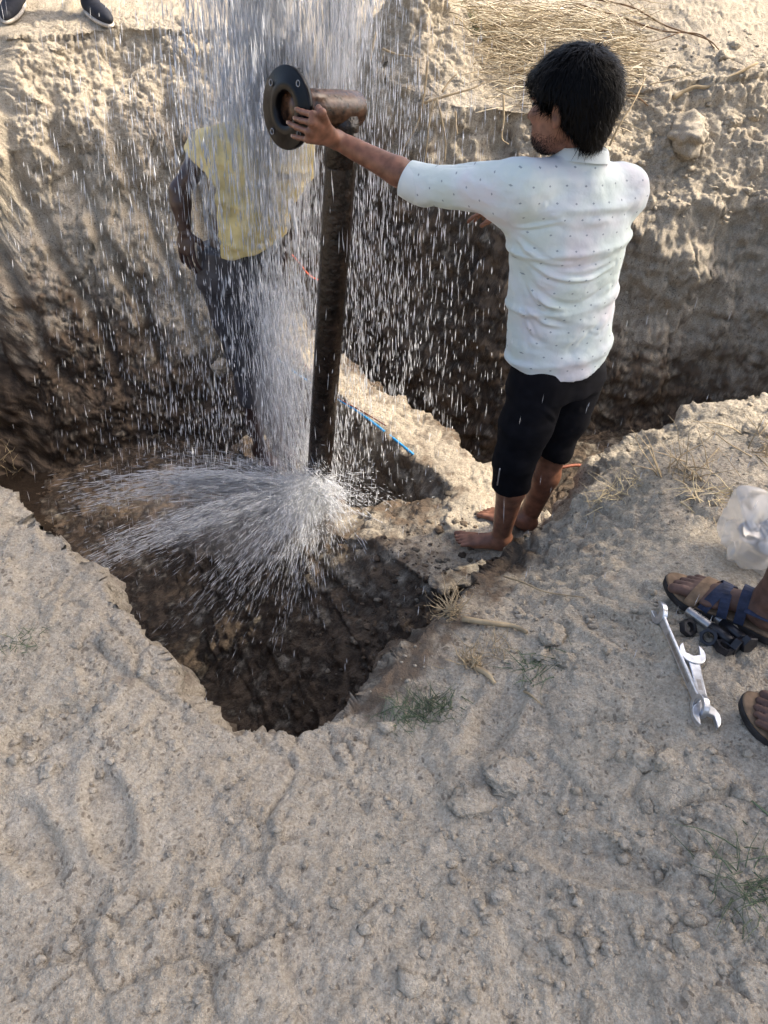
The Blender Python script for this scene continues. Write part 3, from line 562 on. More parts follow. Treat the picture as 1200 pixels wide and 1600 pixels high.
# ---- man in the white shirt, back to us, holding the flange
J = {'shL': at(812, 296, 2.16), 'shR': at(970, 302, 2.30), 'neck': at(908, 246, 2.23), 'chest': at(893, 355, 2.22), 'pelvis': at(872, 560, 2.24), 'head': at(897, 165, 2.22),
     'elL': at(664, 290, 2.31), 'wrL': at(527, 219, 2.425), 'hipL': at(846, 590, 2.18), 'hipR': at(902, 585, 2.30), 'knL': at(803, 722, 2.14), 'anL': at(783, 836, 2.175), 'knR': at(862, 705, 2.27), 'anR': at(824, 812, 2.31)}
J['elR'] = J['shR'] + np.array([-0.03, 0.25, -0.10]); J['wrR'] = J['elR'] + np.array([-0.22, 0.10, -0.06])
J['front'] = unit((-0.5, 0.87, 0)); J['face'] = unit((-0.80, 0.58, -0.20))
man = person_root('person', (J['anL'] + J['anR']) / 2 * np.array([1, 1, 0]), 'man in white dotted shirt and black shorts reaching out to the pipe flange')
hf, hu, hl = head_axes(J['face'], (-0.05, 0.10, 1)); HC = at(889, 170, 2.22)
parts = [body_field(J, 0.0065, 1.0, 0.84).mesh(2), head_field(HC, hf, hu, hl).mesh(1)]
def plane_pt(px, py, off):             # a point held just in front of the flange face
    d = ray(px, py); t = ((FC + FN * off - CAM) @ FN) / (d @ FN); return CAM + d * t
kn = [plane_pt(489, 179, 0.050), plane_pt(488, 192, 0.052), plane_pt(483, 206, 0.048), plane_pt(481, 218, 0.042)]
tip = [plane_pt(464, 170, 0.012), plane_pt(461, 184, 0.016), plane_pt(451, 191, 0.022), plane_pt(458, 212, 0.024)]
wr = J['wrL']; HF = bbox_field(kn + tip + [wr, lerp(wr, J['elL'], 0.3)], 0.05, 0.003)
HF.capsule(lerp(wr, J['elL'], 0.25), wr, 0.032, 0.0265, 0.01)
for k_ in kn: HF.capsule(lerp(wr, k_, 0.05), k_, 0.0185, 0.0112, 0.016)
for i, (a, t_) in enumerate(zip(kn, tip)):
    m1 = lerp(a, t_, 0.45) + FN * 0.012; m2 = lerp(a, t_, 0.78) + FN * 0.009; finger_chain(HF, [lerp(wr, a, 0.7), a, m1, m2, t_], 0.0098 if i < 3 else 0.0085, 0.0045)
tb = lerp(wr, kn[0], 0.3); t1 = plane_pt(503, 176, 0.03); t2 = plane_pt(498, 168, -0.02); finger_chain(HF, [tb, t1, lerp(t1, t2, 0.6) + FN * 0.005, t2], 0.0125, 0.008)
parts.append(HF.mesh(1)); parts.append(hand_hanging(J['wrR'], unit(J['wrR'] - J['elR']), np.array([0.3, 0, 1.0]), np.array([-0.3, 0, 1.0])))
FEET = []
for heel, toe, an, knee in (((0.500, 2.165), (0.272, 2.195), 'anL', 'knL'), ((0.600, 2.270), (0.385, 2.375), 'anR', 'knR')):
    zf_ = max(gz(*heel), gz(*toe), gz((heel[0] + toe[0]) / 2, (heel[1] + toe[1]) / 2)) - 0.012
    h3, t3 = np.array([*heel, zf_]), np.array([*toe, zf_ - 0.004]); FEET.append((h3, t3))
    parts.append(foot_mesh(h3, t3, ankle=J[an] * np.array([1, 1, 0]) + np.array([0, 0, zf_ + 0.085]), inner=1 if an == 'anR' else -1, shin=J[knee]))
body = mesh_obj('body', *join_vf(parts), M['skin'], man)
for k_, t_ in zip(kn, tip):
    d_ = unit(t_ - k_); nn = unit(FN - d_ * (FN @ d_)); c_ = t_ - d_ * 0.0035 + nn * 0.0072; sdn = np.cross(d_, nn)
    mesh_obj('fingernail', [c_ + d_ * a * 0.0055 + sdn * b_ * 0.0042 for a, b_ in ((-1, -1), (-1, 1), (0.6, 1), (1, 0), (0.6, -1))], [(0, 1, 2, 3, 4)], M['nail'], body)
make_hair(HC, hf, hu, hl, man, 0.030, 11000, nape=1.05)
BF = Field(HC - 0.16, HC + 0.16, 0.0035); PP = lambda a, b_, d: HC + hl * a + hf * b_ + hu * d
BF.ell(PP(0, 0.030, -0.060), (0.0615, 0.058, 0.040), [hl, hf, hu]); BF.ell(PP(0, 0.052, -0.076), (0.045, 0.041, 0.036), [hl, hf, hu], 0.03); BF.ell(PP(0, 0.093, -0.040), (0.026, 0.010, 0.006), [hl, hf, hu], 0.01)
BF.ell(PP(0, 0.10, -0.056), (0.022, 0.02, 0.010), [hl, hf, hu], 0.008, sub=True)
bV, bF = BF.mesh(1); bN = vnormals(bV, bF)
bV = bV - bN * 0.0015
mesh_obj('beard', *strands(bV, bN, lambda Q: np.tile(-hu + 0.3 * hf, (len(Q), 1)), 11000, 0.007, 0.0006, 0.003, RNG, segs=1), M['beard'], man)
for s in (-1, 1):
    F_ = Field(PP(s * 0.032, 0.084, 0.006) - 0.02, PP(s * 0.032, 0.084, 0.006) + 0.02, 0.002); F_.ell(PP(s * 0.032, 0.082, 0.006), (0.011, 0.011, 0.010)); mesh_obj('eye', *F_.mesh(1), M['eye'], man)
# shirt
side = unit(J['shL'] - J['shR']); hem = at(874, 592, 2.13)
SF = bbox_field([J['shL'], J['shR'], J['elL'], J['elR'], hem, J['neck']], 0.20, 0.0047)
SF.loft([(at(872, 655, 2.24), 0.186, 0.134), (at(873, 540, 2.24), 0.178, 0.128), (at(878, 460, 2.235), 0.176, 0.120), (at(890, 375, 2.225), 0.190, 0.118), (at(897, 315, 2.225), 0.190, 0.105), (at(903, 278, 2.23), 0.125, 0.085)], side, 0.03)
SF.capsule(J['neck'] - np.array([0, 0, 0.06]), J['neck'], 0.085, 0.064, 0.03)
for s in 'LR': SF.capsule(lerp(J['neck'], J['chest'], 0.28), J['sh' + s] + np.array([0, 0, 0.0]), 0.062, 0.072, 0.03)
cuff = at(640, 281, 2.328); ua = unit(J['elL'] - J['shL']); fa_ = unit(J['wrL'] - J['elL'])
SF.capsule(J['shL'], J['elL'], 0.076, 0.054, 0.035); SF.capsule(J['elL'], cuff - fa_ * 0.0 + fa_ * 0.03, 0.053, 0.049, 0.02)
SF.capsule(lerp(J['shL'], J['elL'], 0.15) - np.array([0, 0, 0.035]), lerp(J['shL'], J['chest'], 0.6) - np.array([0, 0, 0.05]), 0.055, 0.07, 0.04)
SF.capsule(J['shR'], J['elR'], 0.074, 0.058, 0.03)
SF.clip(J['neck'] + np.array([0, 0, 0.02]), (0.1, -0.25, 1)); 
cutp = cuff + fa_ * 0.012
SF.clip_fn(lambda X, Y, Z: np.where((X - J['elL'][0]) * ua[0] + (Y - J['elL'][1]) * ua[1] + (Z - J['elL'][2]) * ua[2] > -0.08, (X - cutp[0]) * fa_[0] + (Y - cutp[1]) * fa_[1] + (Z - cutp[2]) * fa_[2], -1))
hz = hem[2]; LL = side
def hemcut(X, Y, Z):
    u = ((X - hem[0]) * LL[0] + (Y - hem[1]) * LL[1]) / 0.18
    return (hz + 0.052 * np.clip(np.abs(u - 0.05), 0, 1.1) ** 2.3) - Z
SF.clip_fn(hemcut); V, Fq = SF.mesh(2); N_ = vnormals(V, Fq)
A_ = lambda px, py, Y=2.12: at(px, py, Y)
V = folds(V, N_, [([A_(800, 372), A_(840, 402, 2.10), A_(890, 412, 2.11), A_(950, 395, 2.15)], 0.008, 0.016), ([A_(815, 395), A_(860, 430, 2.10), A_(915, 436, 2.12), A_(960, 415, 2.17)], 0.007, 0.012),
                  ([A_(802, 410), A_(835, 462, 2.10), A_(890, 482, 2.12), A_(950, 450, 2.18)], 0.009, 0.016), ([A_(800, 450), A_(840, 500, 2.10), A_(900, 512, 2.13)], 0.008, 0.011), ([A_(830, 535), A_(890, 545, 2.13), A_(945, 500, 2.18)], 0.010, 0.012),
                  ([A_(795, 355, 2.14), A_(800, 420, 2.13), A_(812, 500, 2.12), A_(820, 560, 2.12)], 0.008, 0.007), ([A_(690, 275, 2.26), A_(730, 300, 2.2), A_(790, 345, 2.14)], 0.008, 0.008), ([A_(720, 268, 2.24), A_(770, 285, 2.17), A_(800, 330, 2.13)], 0.007, 0.006),
                  ([A_(668, 318, 2.28), A_(720, 335, 2.2), A_(790, 358, 2.14)], 0.007, 0.007), ([A_(900, 340, 2.11), A_(930, 345, 2.13), A_(975, 330, 2.2)], 0.010, 0.004), ([A_(850, 330, 2.1), A_(900, 352, 2.1), A_(960, 348, 2.15)], 0.010, 0.004),
                  ([A_(880, 560, 2.13), A_(905, 530, 2.13), A_(950, 470, 2.2)], 0.008, 0.006)])
V = folds(V, N_, [([A_(796, 385, 2.13), A_(820, 445, 2.11), A_(870, 500, 2.12), A_(935, 520, 2.16)], 0.0055, 0.009), ([A_(798, 400, 2.13), A_(806, 470, 2.12), A_(840, 530, 2.12), A_(890, 568, 2.13)], 0.0055, 0.008), ([A_(960, 380, 2.2), A_(930, 420, 2.15), A_(880, 450, 2.12), A_(840, 445, 2.1)], 0.005, 0.008), ([A_(955, 425, 2.2), A_(920, 462, 2.15), A_(870, 470, 2.12)], 0.005, 0.007), ([A_(952, 470, 2.2), A_(915, 500, 2.15), A_(860, 520, 2.12)], 0.005, 0.007), ([A_(700, 262, 2.26), A_(735, 262, 2.22), A_(775, 275, 2.16)], 0.005, 0.008), ([A_(760, 330, 2.17), A_(800, 335, 2.12), A_(850, 320, 2.1)], 0.006, 0.009), ([A_(780, 345, 2.15), A_(820, 355, 2.11), A_(880, 345, 2.1)], 0.005, 0.008), ([A_(990, 320, 2.25), A_(960, 335, 2.18), A_(925, 330, 2.13)], 0.006, 0.008)])
V = V + N_ * (0.006 * fbm(V * 9, 3) + 0.0035 * fbm(V * np.array([14, 14, 30]), 2))[:, None]
uvU = (V - hem) @ side; uvV = V[:, 2].copy()
arm = ((V - J['shL']) @ ua > 0.02) & (uvU > 0.12); aa = (V - J['shL']) @ ua; uvU = np.where(arm, V[:, 2] * 1.0, uvU); uvV = np.where(arm, aa * 1.0 + 0.013, uvV)
shirt = mesh_obj('shirt', V, Fq, M['shirt'], man, uv=np.stack([uvU, uvV], 1))
mesh_plain = new_mat('white_shirt_plain', (0.62, 0.68, 0.68), 0.75, 0.2, 0, 0.04, 20, 0.2, 200, 0.001); M['shirt_plain'] = mesh_plain
pts = []
b = MB(); nk = J['neck'] + np.array([0.0, 0.0, -0.002]); cu = unit((0.02, 0.12, 1)); ca, cb = frame_of(cu)
rings = []
for (rr, hh) in ((0.066, -0.012), (0.064, 0.010), (0.062, 0.026), (0.0655, 0.030), (0.071, 0.022), (0.080, -0.004)):
    rings.append([nk + cu * hh + rr * (ca * math.cos(2 * math.pi * k / 40) + cb * math.sin(2 * math.pi * k / 40)) for k in range(40)])
Vc = sum(rings, []); Fc_ = [(i * 40 + k, i * 40 + (k + 1) % 40, (i + 1) * 40 + (k + 1) % 40, (i + 1) * 40 + k) for i in range(5) for k in range(40)]
mesh_obj('collar', Vc, Fc_, M['shirt_plain'], shirt)
b = MB(); cpts = [cuff - fa_ * 0.050, cuff - fa_ * 0.045, cuff - fa_ * 0.01, cuff + fa_ * 0.012, cuff + fa_ * 0.015]; b.add(*tube(cpts, [0.050, 0.0555, 0.0545, 0.052, 0.045], 32, caps=False)); Vt = np.concatenate(b.V); b.V = [Vt + 0.003 * fbm(Vt * 25, 2)[:, None] * unit((0.3, -0.5, 0.8))]
b.build('rolled_cuff', M['shirt_plain'], shirt)
# black three-quarter shorts
KF = bbox_field([J['pelvis'], J['hipL'], J['hipR'], J['knL'], J['knR'], at(800, 765, 2.14)], 0.16, 0.006)
KF.loft([(J['pelvis'] - np.array([0, 0, 0.10]), 0.160, 0.118), (J['pelvis'] + np.array([0, 0, 0.02]), 0.140, 0.098)], side, 0.03)
for s, kx, end in (('L', at(803, 722, 2.14), at(795, 790, 2.15)), ('R', at(862, 700, 2.27), at(852, 745, 2.28))):
    KF.capsule(J['hip' + s], lerp(J['hip' + s], kx, 0.55), 0.096, 0.088, 0.03); KF.capsule(lerp(J['hip' + s], kx, 0.55), kx, 0.088, 0.071, 0.02); KF.capsule(kx, end, 0.071, 0.064, 0.02)
cl_, cr_ = at(797, 762, 2.14), at(857, 705, 2.27); mid_ = (J['knL'] + J['knR']) / 2; sepn = unit((J['knR'] - J['knL']) * np.array([1, 1, 0]))
KF.clip_fn(lambda X, Y, Z: np.where((X - mid_[0]) * sepn[0] + (Y - mid_[1]) * sepn[1] < 0, (cl_[2] + 0.10 * (X - cl_[0])) - Z, (cr_[2] - 0.30 * (X - cr_[0])) - Z))
V, Fq = KF.mesh(2); N_ = vnormals(V, Fq); V = V + N_ * (0.007 * fbm(V * np.array([7, 7, 14]), 3))[:, None]
V = folds(V, N_, [([A_(790, 660, 2.06), A_(830, 672, 2.04), A_(880, 655, 2.1)], 0.008, 0.008), ([A_(782, 715, 2.06), A_(815, 725, 2.05), A_(850, 715, 2.08)], 0.008, 0.008), ([A_(850, 640, 2.08), A_(880, 660, 2.12), A_(905, 640, 2.2)], 0.008, 0.007)])
shorts = mesh_obj('shorts', V, Fq, M['black_cloth'], man)
b = MB(); b.add(*tube(spline([at(781, 732, 2.055), at(779, 745, 2.06), at(777, 758, 2.07)], 4), 0.0022, 6)); b.build('zip', new_mat('metal_zip', (0.5, 0.5, 0.52), 0.35, 0.5, 0.7), shorts)

# ---- man in the yellow shirt under the falling water
K = {'shL': at(462, 222, 3.02), 'shR': at(322, 234, 3.0), 'neck': at(408, 180, 3.0), 'chest': at(395, 270, 3.0), 'pelvis': at(375, 415, 3.02), 'head': at(432, 128, 2.98), 'elR': at(280, 298, 2.97), 'wrR': at(288, 358, 2.95),
     'hipL': at(402, 435, 3.03), 'hipR': at(350, 432, 3.02), 'knL': at(405, 560, 3.0), 'knR': at(378, 555, 2.97), 'anL': at(432, 672, 2.99), 'anR': at(402, 676, 2.95)}
K['elL'] = at(468, 318, 3.16); K['wrL'] = at(440, 385, 3.22); K['front'] = unit((0.35, -0.93, 0)); K['face'] = unit((0.5, -0.8, -0.45))
ym = person_root('person', K['anR'] * np.array([1, 1, 0]), 'man in wet yellow T-shirt standing in the pit under falling water')
kf, ku, kl = head_axes(K['face'], (0.25, -0.25, 1)); HC2 = K['head']
parts = [body_field(K, 0.0075, 1.0).mesh(2), head_field(HC2, kf, ku, kl, 0.0045).mesh(1), hand_hanging(K['wrR'], at(294, 414, 2.92) - K['wrR'], np.array([-0.35, -1.0, 0.1]), np.array([1.0, -0.2, 0]), 1.0, 0.55), hand_hanging(K['wrL'], np.array([-0.2, 0.1, -0.9]), np.array([0.3, 0, 1.0]), np.array([-1.0, 0, 0]))]
for heel, toe, an, kn_ in ((at(398, 700, 3.02), at(440, 722, 2.86), 'anR', 'knR'), (at(425, 690, 3.07), at(470, 705, 2.95), 'anL', 'knL')):
    zf_ = gz((heel[0] + toe[0]) / 2, (heel[1] + toe[1]) / 2); zz = max(zf_ - 0.01, -0.2); parts.append(foot_mesh(np.array([heel[0], heel[1], zz]), np.array([toe[0], toe[1], zz]), ankle=K[an], inner=1 if an == 'anR' else -1, res=0.004, shin=K[kn_]))
mesh_obj('body', *join_vf(parts), M['skin_wet'], ym); make_hair(HC2, kf, ku, kl, ym, 0.012, 2500)
sd2 = unit(K['shL'] - K['shR']); YF = bbox_field([K['shL'], K['shR'], K['elR'], K['pelvis'], K['neck']], 0.2, 0.0065)
YF.loft([(at(368, 430, 3.01), 0.188, 0.145), (at(370, 362, 3.0), 0.208, 0.158), (at(386, 310, 3.0), 0.200, 0.146), (at(402, 255, 3.0), 0.196, 0.122), (at(404, 222, 3.0), 0.160, 0.095)], sd2, 0.03)
YF.capsule(K['neck'] - np.array([0, 0, 0.06]), K['neck'] - np.array([0, 0, 0.0]), 0.085, 0.062, 0.03)
for s in 'LR': YF.capsule(lerp(K['neck'], K['chest'], 0.3), K['sh' + s], 0.07, 0.070, 0.03); YF.capsule(K['sh' + s], lerp(K['sh' + s], K['el' + s], 0.75), 0.070, 0.068, 0.02)
ya = unit(K['elR'] - K['shR']); yc = at(303, 246, 2.99); yn = unit(np.array([-0.62, -0.05, -0.75]))
YF.clip_fn(lambda X, Y, Z: np.where((X - K['shR'][0]) * sd2[0] + (Y - K['shR'][1]) * sd2[1] < 0.045, (X - yc[0]) * yn[0] + (Y - yc[1]) * yn[1] + (Z - yc[2]) * yn[2], -1))
yl = lerp(K['shL'], K['elL'], 0.5); yln = unit(K['elL'] - K['shL'])
YF.clip_fn(lambda X, Y, Z: np.where((X - K['shL'][0]) * sd2[0] + (Y - K['shL'][1]) * sd2[1] > -0.03, (X - yl[0]) * yln[0] + (Y - yl[1]) * yln[1] + (Z - yl[2]) * yln[2], -1))
yh = at(375, 396, 2.9)[2]; yx = at(368, 396, 2.9)[0]; YF.clip_fn(lambda X, Y, Z: (yh - 0.012 + 1.1 * (X - yx) ** 2 + 0.18 * np.clip(X - yx, 0, 1)) - Z); YF.clip(K['neck'] + np.array([0, 0, 0.01]), (0.2, -0.2, 1))
V, Fq = YF.mesh(2); N_ = vnormals(V, Fq); V = V + N_ * (0.008 * fbm(V * np.array([8, 8, 8]), 3) + 0.004 * billow(V * np.array([10, 10, 22]), 2))[:, None]
B_ = lambda px, py, Y=2.88: at(px, py, Y)
V = folds(V, N_, [([B_(330, 300), B_(360, 340), B_(400, 372), B_(440, 360)], 0.012, 0.012), ([B_(475, 245), B_(455, 270), B_(430, 285)], 0.010, 0.012), ([B_(470, 290), B_(445, 305), B_(420, 310)], 0.010, 0.012), ([B_(322, 330), B_(345, 375), B_(385, 388)], 0.010, 0.010)])
mesh_obj('t_shirt', V, Fq, M['yellow_cloth'], ym)
TF = bbox_field([K['pelvis'], K['hipL'], K['hipR'], K['knL'], K['knR'], K['anL'], K['anR']], 0.18, 0.007)
TF.loft([(K['pelvis'] - np.array([0, 0, 0.08]), 0.178, 0.13), (K['pelvis'] + np.array([0, 0, 0.08]), 0.17, 0.125)], sd2, 0.03)
for s in 'LR': TF.capsule(K['hip' + s], lerp(K['hip' + s], K['kn' + s], 0.5), 0.112, 0.090, 0.03); TF.capsule(lerp(K['hip' + s], K['kn' + s], 0.5), K['kn' + s], 0.090, 0.064, 0.02); TF.capsule(K['kn' + s], lerp(K['kn' + s], K['an' + s], 0.7), 0.060, 0.052, 0.02)
for s in 'LR': TF.clip_fn(lambda X, Y, Z: lerp(K['knR'], K['anR'], 0.62)[2] - Z)
V, Fq = TF.mesh(2); N_ = vnormals(V, Fq); V = V + N_ * (0.008 * fbm(V * np.array([9, 9, 14]), 3))[:, None]; mesh_obj('trousers', V, Fq, M['grey_cloth'], ym)
# ------------------------------------------------------------------ people at the edges of the picture
M['sole'] = new_mat('dusty_black_rubber', (0.030, 0.028, 0.028), 0.75, 0.25, 0, 0.5, 40, 0.2, 120, 0.002)
M['strap'] = new_mat('navy_strap', (0.022, 0.030, 0.060), 0.7, 0.3, 0, 0.4, 60, 0.25, 200, 0.001)
M['insole'] = new_mat('tan_leather_insole', (0.20, 0.135, 0.085), 0.75, 0.2, 0, 0.35, 50, 0.2, 120, 0.001)
M['shoe'] = new_mat('dark_canvas_shoe', (0.016, 0.018, 0.026), 0.7, 0.3, 0, 0.3, 60)
M['white_sole'] = new_mat('dusty_white_rubber', (0.52, 0.47, 0.40), 0.7, 0.3, 0, 0.25, 40)
OUT = [(-0.03, 0.0), (0.0, 0.085), (0.1, 0.13), (0.3, 0.125), (0.5, 0.15), (0.68, 0.195), (0.82, 0.205), (0.95, 0.17), (1.04, 0.09), (1.07, 0.03), (1.05, -0.05), (0.97, -0.125), (0.84, -0.175), (0.68, -0.18), (0.5, -0.15), (0.3, -0.125), (0.1, -0.125), (0.0, -0.085)]
def sandal(heel, toe, inner, parent, up=np.array([0, 0, 1.0])):
    d = unit(toe - heel); L = np.linalg.norm(toe - heel); u = unit(up - d * (up @ d)); sd_ = np.cross(u, d) * inner; P = lambda a, b_, c: heel + d * a * L + sd_ * b_ * L + u * c
    o = spline([(a, b_, 0) for a, b_ in OUT] + [(*OUT[0], 0)], 4)[:-1]; n = len(o)
    def lev(sc, z, lift=1.0): return [P(0.5 + (a - 0.5) * sc, b_ * sc, z + lift * 0.022 * max(0, a - 0.8) ** 1.3 * 4) for a, b_, _ in o]
    def slab(name, levels, mat, par):
        V = sum([lev(*l) for l in levels], []); m = len(levels); F = [(i * n + k, i * n + (k + 1) % n, (i + 1) * n + (k + 1) % n, (i + 1) * n + k) for i in range(m - 1) for k in range(n)] + [tuple(range(n))[::-1], tuple((m - 1) * n + k for k in range(n))]
        return mesh_obj(name, V, F, mat, par)
    r = slab('sandal', [(0.97, -0.024), (1.0, -0.021), (1.0, -0.006), (0.985, -0.004)], M['sole'], parent); slab('insole', [(0.975, -0.0038), (0.985, 0.0), (0.95, 0.0012)], M['insole'], r)
    def strap(a0, a1, hgt, w, mat, b0=1.0, b1=1.0, skew=0.0):
        pts = []
        for t in np.linspace(0, math.pi, 15):
            a = a0 + (a1 - a0) * (t / math.pi); wd_ = (0.135 + 0.06 * max(0, (a - 0.35)) / 0.4); pts.append(P(a + skew * math.sin(t), math.cos(t) * wd_ * (b0 if t < 1.57 else b1), 0.0 + hgt * L * math.sin(t) ** 0.8))
        V = []; F = []
        for i, p in enumerate(pts):
            tn = unit(pts[min(i + 1, 14)] - pts[max(i - 1, 0)]); wv = unit(d - tn * (d @ tn)) * w; nn = np.cross(tn, unit(wv)); nn = nn if nn @ (p - P(0.5 * (a0 + a1), 0, 0.01)) > 0 else -nn
            V += [p - wv, p + wv, p + wv + nn * 0.003, p - wv + nn * 0.003]
        for i in range(14):
            for k in range(4): F.append((i * 4 + k, i * 4 + (k + 1) % 4, (i + 1) * 4 + (k + 1) % 4, (i + 1) * 4 + k))
        F += [(3, 2, 1, 0), (56, 57, 58, 59)]; mesh_obj('strap', V, F, mat, r, smooth=False)
    strap(0.78, 0.66, 0.155, 0.013, M['insole']); strap(0.66, 0.50, 0.195, 0.012, M['strap']); strap(0.50, 0.62, 0.200, 0.011, M['strap']); strap(0.36, 0.36, 0.285, 0.011, M['strap'], skew=0.05)
    pts = [P(0.36, 0.13, 0.045), P(0.15, 0.135, 0.05), P(0.0, 0.09, 0.055), P(-0.035, 0, 0.058), P(0.0, -0.09, 0.055), P(0.15, -0.135, 0.05), P(0.36, -0.13, 0.045)]
    b = MB(); b.add(*tube(spline(pts, 5), 0.013, 8, hint=u, flat=0.22)); b.build('heel_strap', M['strap'], r)
    return r
def stand_person(feet, front, label, skin, top_mat, leg_mat, shod, leg_end=0.35, height=1.66, lean=0.0):
    (hR, tR), (hL, tL) = feet; front = unit(front); left = np.array([-front[1], front[0], 0]); mid = (hR + tR + hL + tL) / 4; z0 = mid[2]; c = np.array([mid[0], mid[1], 0]) - front * 0.03
    Q = lambda s, f_, z: c + left * s + front * f_ + np.array([0, 0, z0 + z * height / 1.66])
    D = {'anR': lerp(hR, tR, 0.22) + np.array([0, 0, 0.09]), 'anL': lerp(hL, tL, 0.22) + np.array([0, 0, 0.09]), 'hipL': Q(0.085, 0, 0.84), 'hipR': Q(-0.085, 0, 0.84), 'pelvis': Q(0, 0, 0.92), 'chest': Q(0, lean, 1.2), 'neck': Q(0, lean, 1.40), 'head': Q(0, lean + 0.02, 1.5),
         'shL': Q(0.18, lean, 1.35), 'shR': Q(-0.18, lean, 1.35), 'elL': Q(0.23, -0.02, 1.08), 'elR': Q(-0.23, -0.02, 1.08), 'wrL': Q(0.23, 0.06, 0.84), 'wrR': Q(-0.23, 0.06, 0.84)}
    for s in 'LR': D['kn' + s] = lerp(D['hip' + s], D['an' + s], 0.5) + front * 0.03
    D['front'] = front; D['face'] = unit(front + np.array([0, 0, -0.35])); root = person_root('person', c + np.array([0, 0, z0]), label)
    f, u, l = head_axes(D['face'], np.array([0, 0, 1.0]) + front * 0.3); hc = Q(0, lean + 0.03, 1.54)
    parts = [body_field(D, 0.009).mesh(1), head_field(hc, f, u, l, 0.005).mesh(1)]
    for s, sg in (('L', 1), ('R', -1)): parts.append(hand_hanging(D['wr' + s], np.array([0, 0, -1.0]) + front * 0.15, left * sg, front, 1.0, 0.5))
    if not shod:
        for (h, t_), s in (((hR, tR), 'R'), ((hL, tL), 'L')): parts.append(foot_mesh(h + np.array([0, 0, 0.002]), t_ + np.array([0, 0, 0.002]), ankle=D['an' + s], inner=1 if s == 'R' else -1, shin=D['kn' + s]))
    mesh_obj('body', *join_vf(parts), M[skin], root); make_hair(hc, f, u, l, root, 0.012, 1500)
    side = left; T = bbox_field([D['shL'], D['shR'], D['elL'], D['elR'], D['pelvis'], D['neck']], 0.18, 0.01)
    T.loft([(Q(0, 0, 0.80), 0.185, 0.135), (Q(0, lean * 0.5, 1.0), 0.18, 0.13), (Q(0, lean, 1.25), 0.19, 0.12), (Q(0, lean, 1.36), 0.14, 0.09)], side, 0.03); T.capsule(Q(0, lean, 1.36), D['neck'], 0.08, 0.062, 0.03)
    for s in 'LR': T.capsule(D['sh' + s], lerp(D['sh' + s], D['el' + s], 0.9), 0.072, 0.062, 0.03)
    V, Fq = T.mesh(1); N_ = vnormals(V, Fq); mesh_obj('shirt', V + N_ * (0.01 * fbm(V * 8, 3))[:, None], Fq, M[top_mat], root)
    T = bbox_field([D['pelvis'], D['hipL'], D['hipR'], D['anL'], D['anR']], 0.18, 0.008)
    T.loft([(Q(0, 0, 0.82), 0.165, 0.125), (Q(0, 0, 0.98), 0.16, 0.12)], side, 0.03)
    for s in 'LR':
        e = lerp(D['kn' + s], D['an' + s], leg_end); T.capsule(D['hip' + s], D['kn' + s], 0.105, 0.078, 0.03); T.capsule(D['kn' + s], e, 0.078, 0.066, 0.02)
    V, Fq = T.mesh(1); N_ = vnormals(V, Fq); mesh_obj('trousers', V + N_ * (0.008 * fbm(V * np.array([8, 8, 16]), 3))[:, None], Fq, M[leg_mat], root)
    for (h, t_), inn in (((hR, tR), 1), ((hL, tL), -1)):
        if not shod: sandal(h, t_, inn, root)
        else:
            d = unit(t_ - h); L = np.linalg.norm(t_ - h); sd_ = unit(np.cross((0, 0, 1.0), d)); up = unit(np.array([0, 0, 1.0]) - d * d[2]); T = bbox_field([h, t_, h + up * 0.12], 0.09, 0.005)
            T.capsule(h + d * 0.05 + up * 0.05, h + d * 0.05 + up * 0.10, 0.048, 0.046, 0.02); T.ell(lerp(h, t_, 0.55) + up * 0.035, (L * 0.52, 0.048, 0.045), [d, sd_, up], 0.03); T.clip(h + up * 0.018, -up)
            sh_ = mesh_obj('shoe', *T.mesh(1), M['shoe'], root); T = bbox_field([h, t_], 0.09, 0.005); T.ell(lerp(h, t_, 0.52) + up * 0.012, (L * 0.56, 0.055, 0.024), [d, sd_, up]); T.clip(h + up * 0.02, up); mesh_obj('shoe_sole', *T.mesh(1), M['white_sole'], sh_)
    return root
def ground_foot(toe_px, heel_px, L, tilt=False):
    t_ = on_ground(*toe_px); h = on_ground(*heel_px); d = unit((h - t_) * np.array([1, 1, 0])); h = t_ + d * L; z = max(gz(t_[0], t_[1]), gz(h[0], h[1]), gz((t_[0] + h[0]) / 2, (t_[1] + h[1]) / 2)) + 0.022
    if tilt: return np.array([h[0], h[1], gz(h[0], h[1]) + 0.005]), np.array([t_[0], t_[1], gz(t_[0], t_[1]) + 0.005])
    return np.array([h[0], h[1], z]), np.array([t_[0], t_[1], z])
f1 = ground_foot((1040, 934), (1235, 1012), 0.265); f2 = ground_foot((1158, 1118), (1330, 1240), 0.25)
stand_person([f1, f2], (-1.0, 0.25, 0), 'person in strappy dark sandals standing beside the spanners at the right edge', 'skin_dark', 'check_cloth', 'navy_cloth', False, 0.25)
g1 = ground_foot((12, 40), (30, 8), 0.27, True); g2 = ground_foot((172, 48), (125, 8), 0.27, True)
stand_person([g1, g2], (0.1, -1.0, 0), 'bystander in dark trousers and white-soled shoes on the far bank above the pit', 'skin_dark', 'check_cloth', 'navy_cloth', True, 0.9)

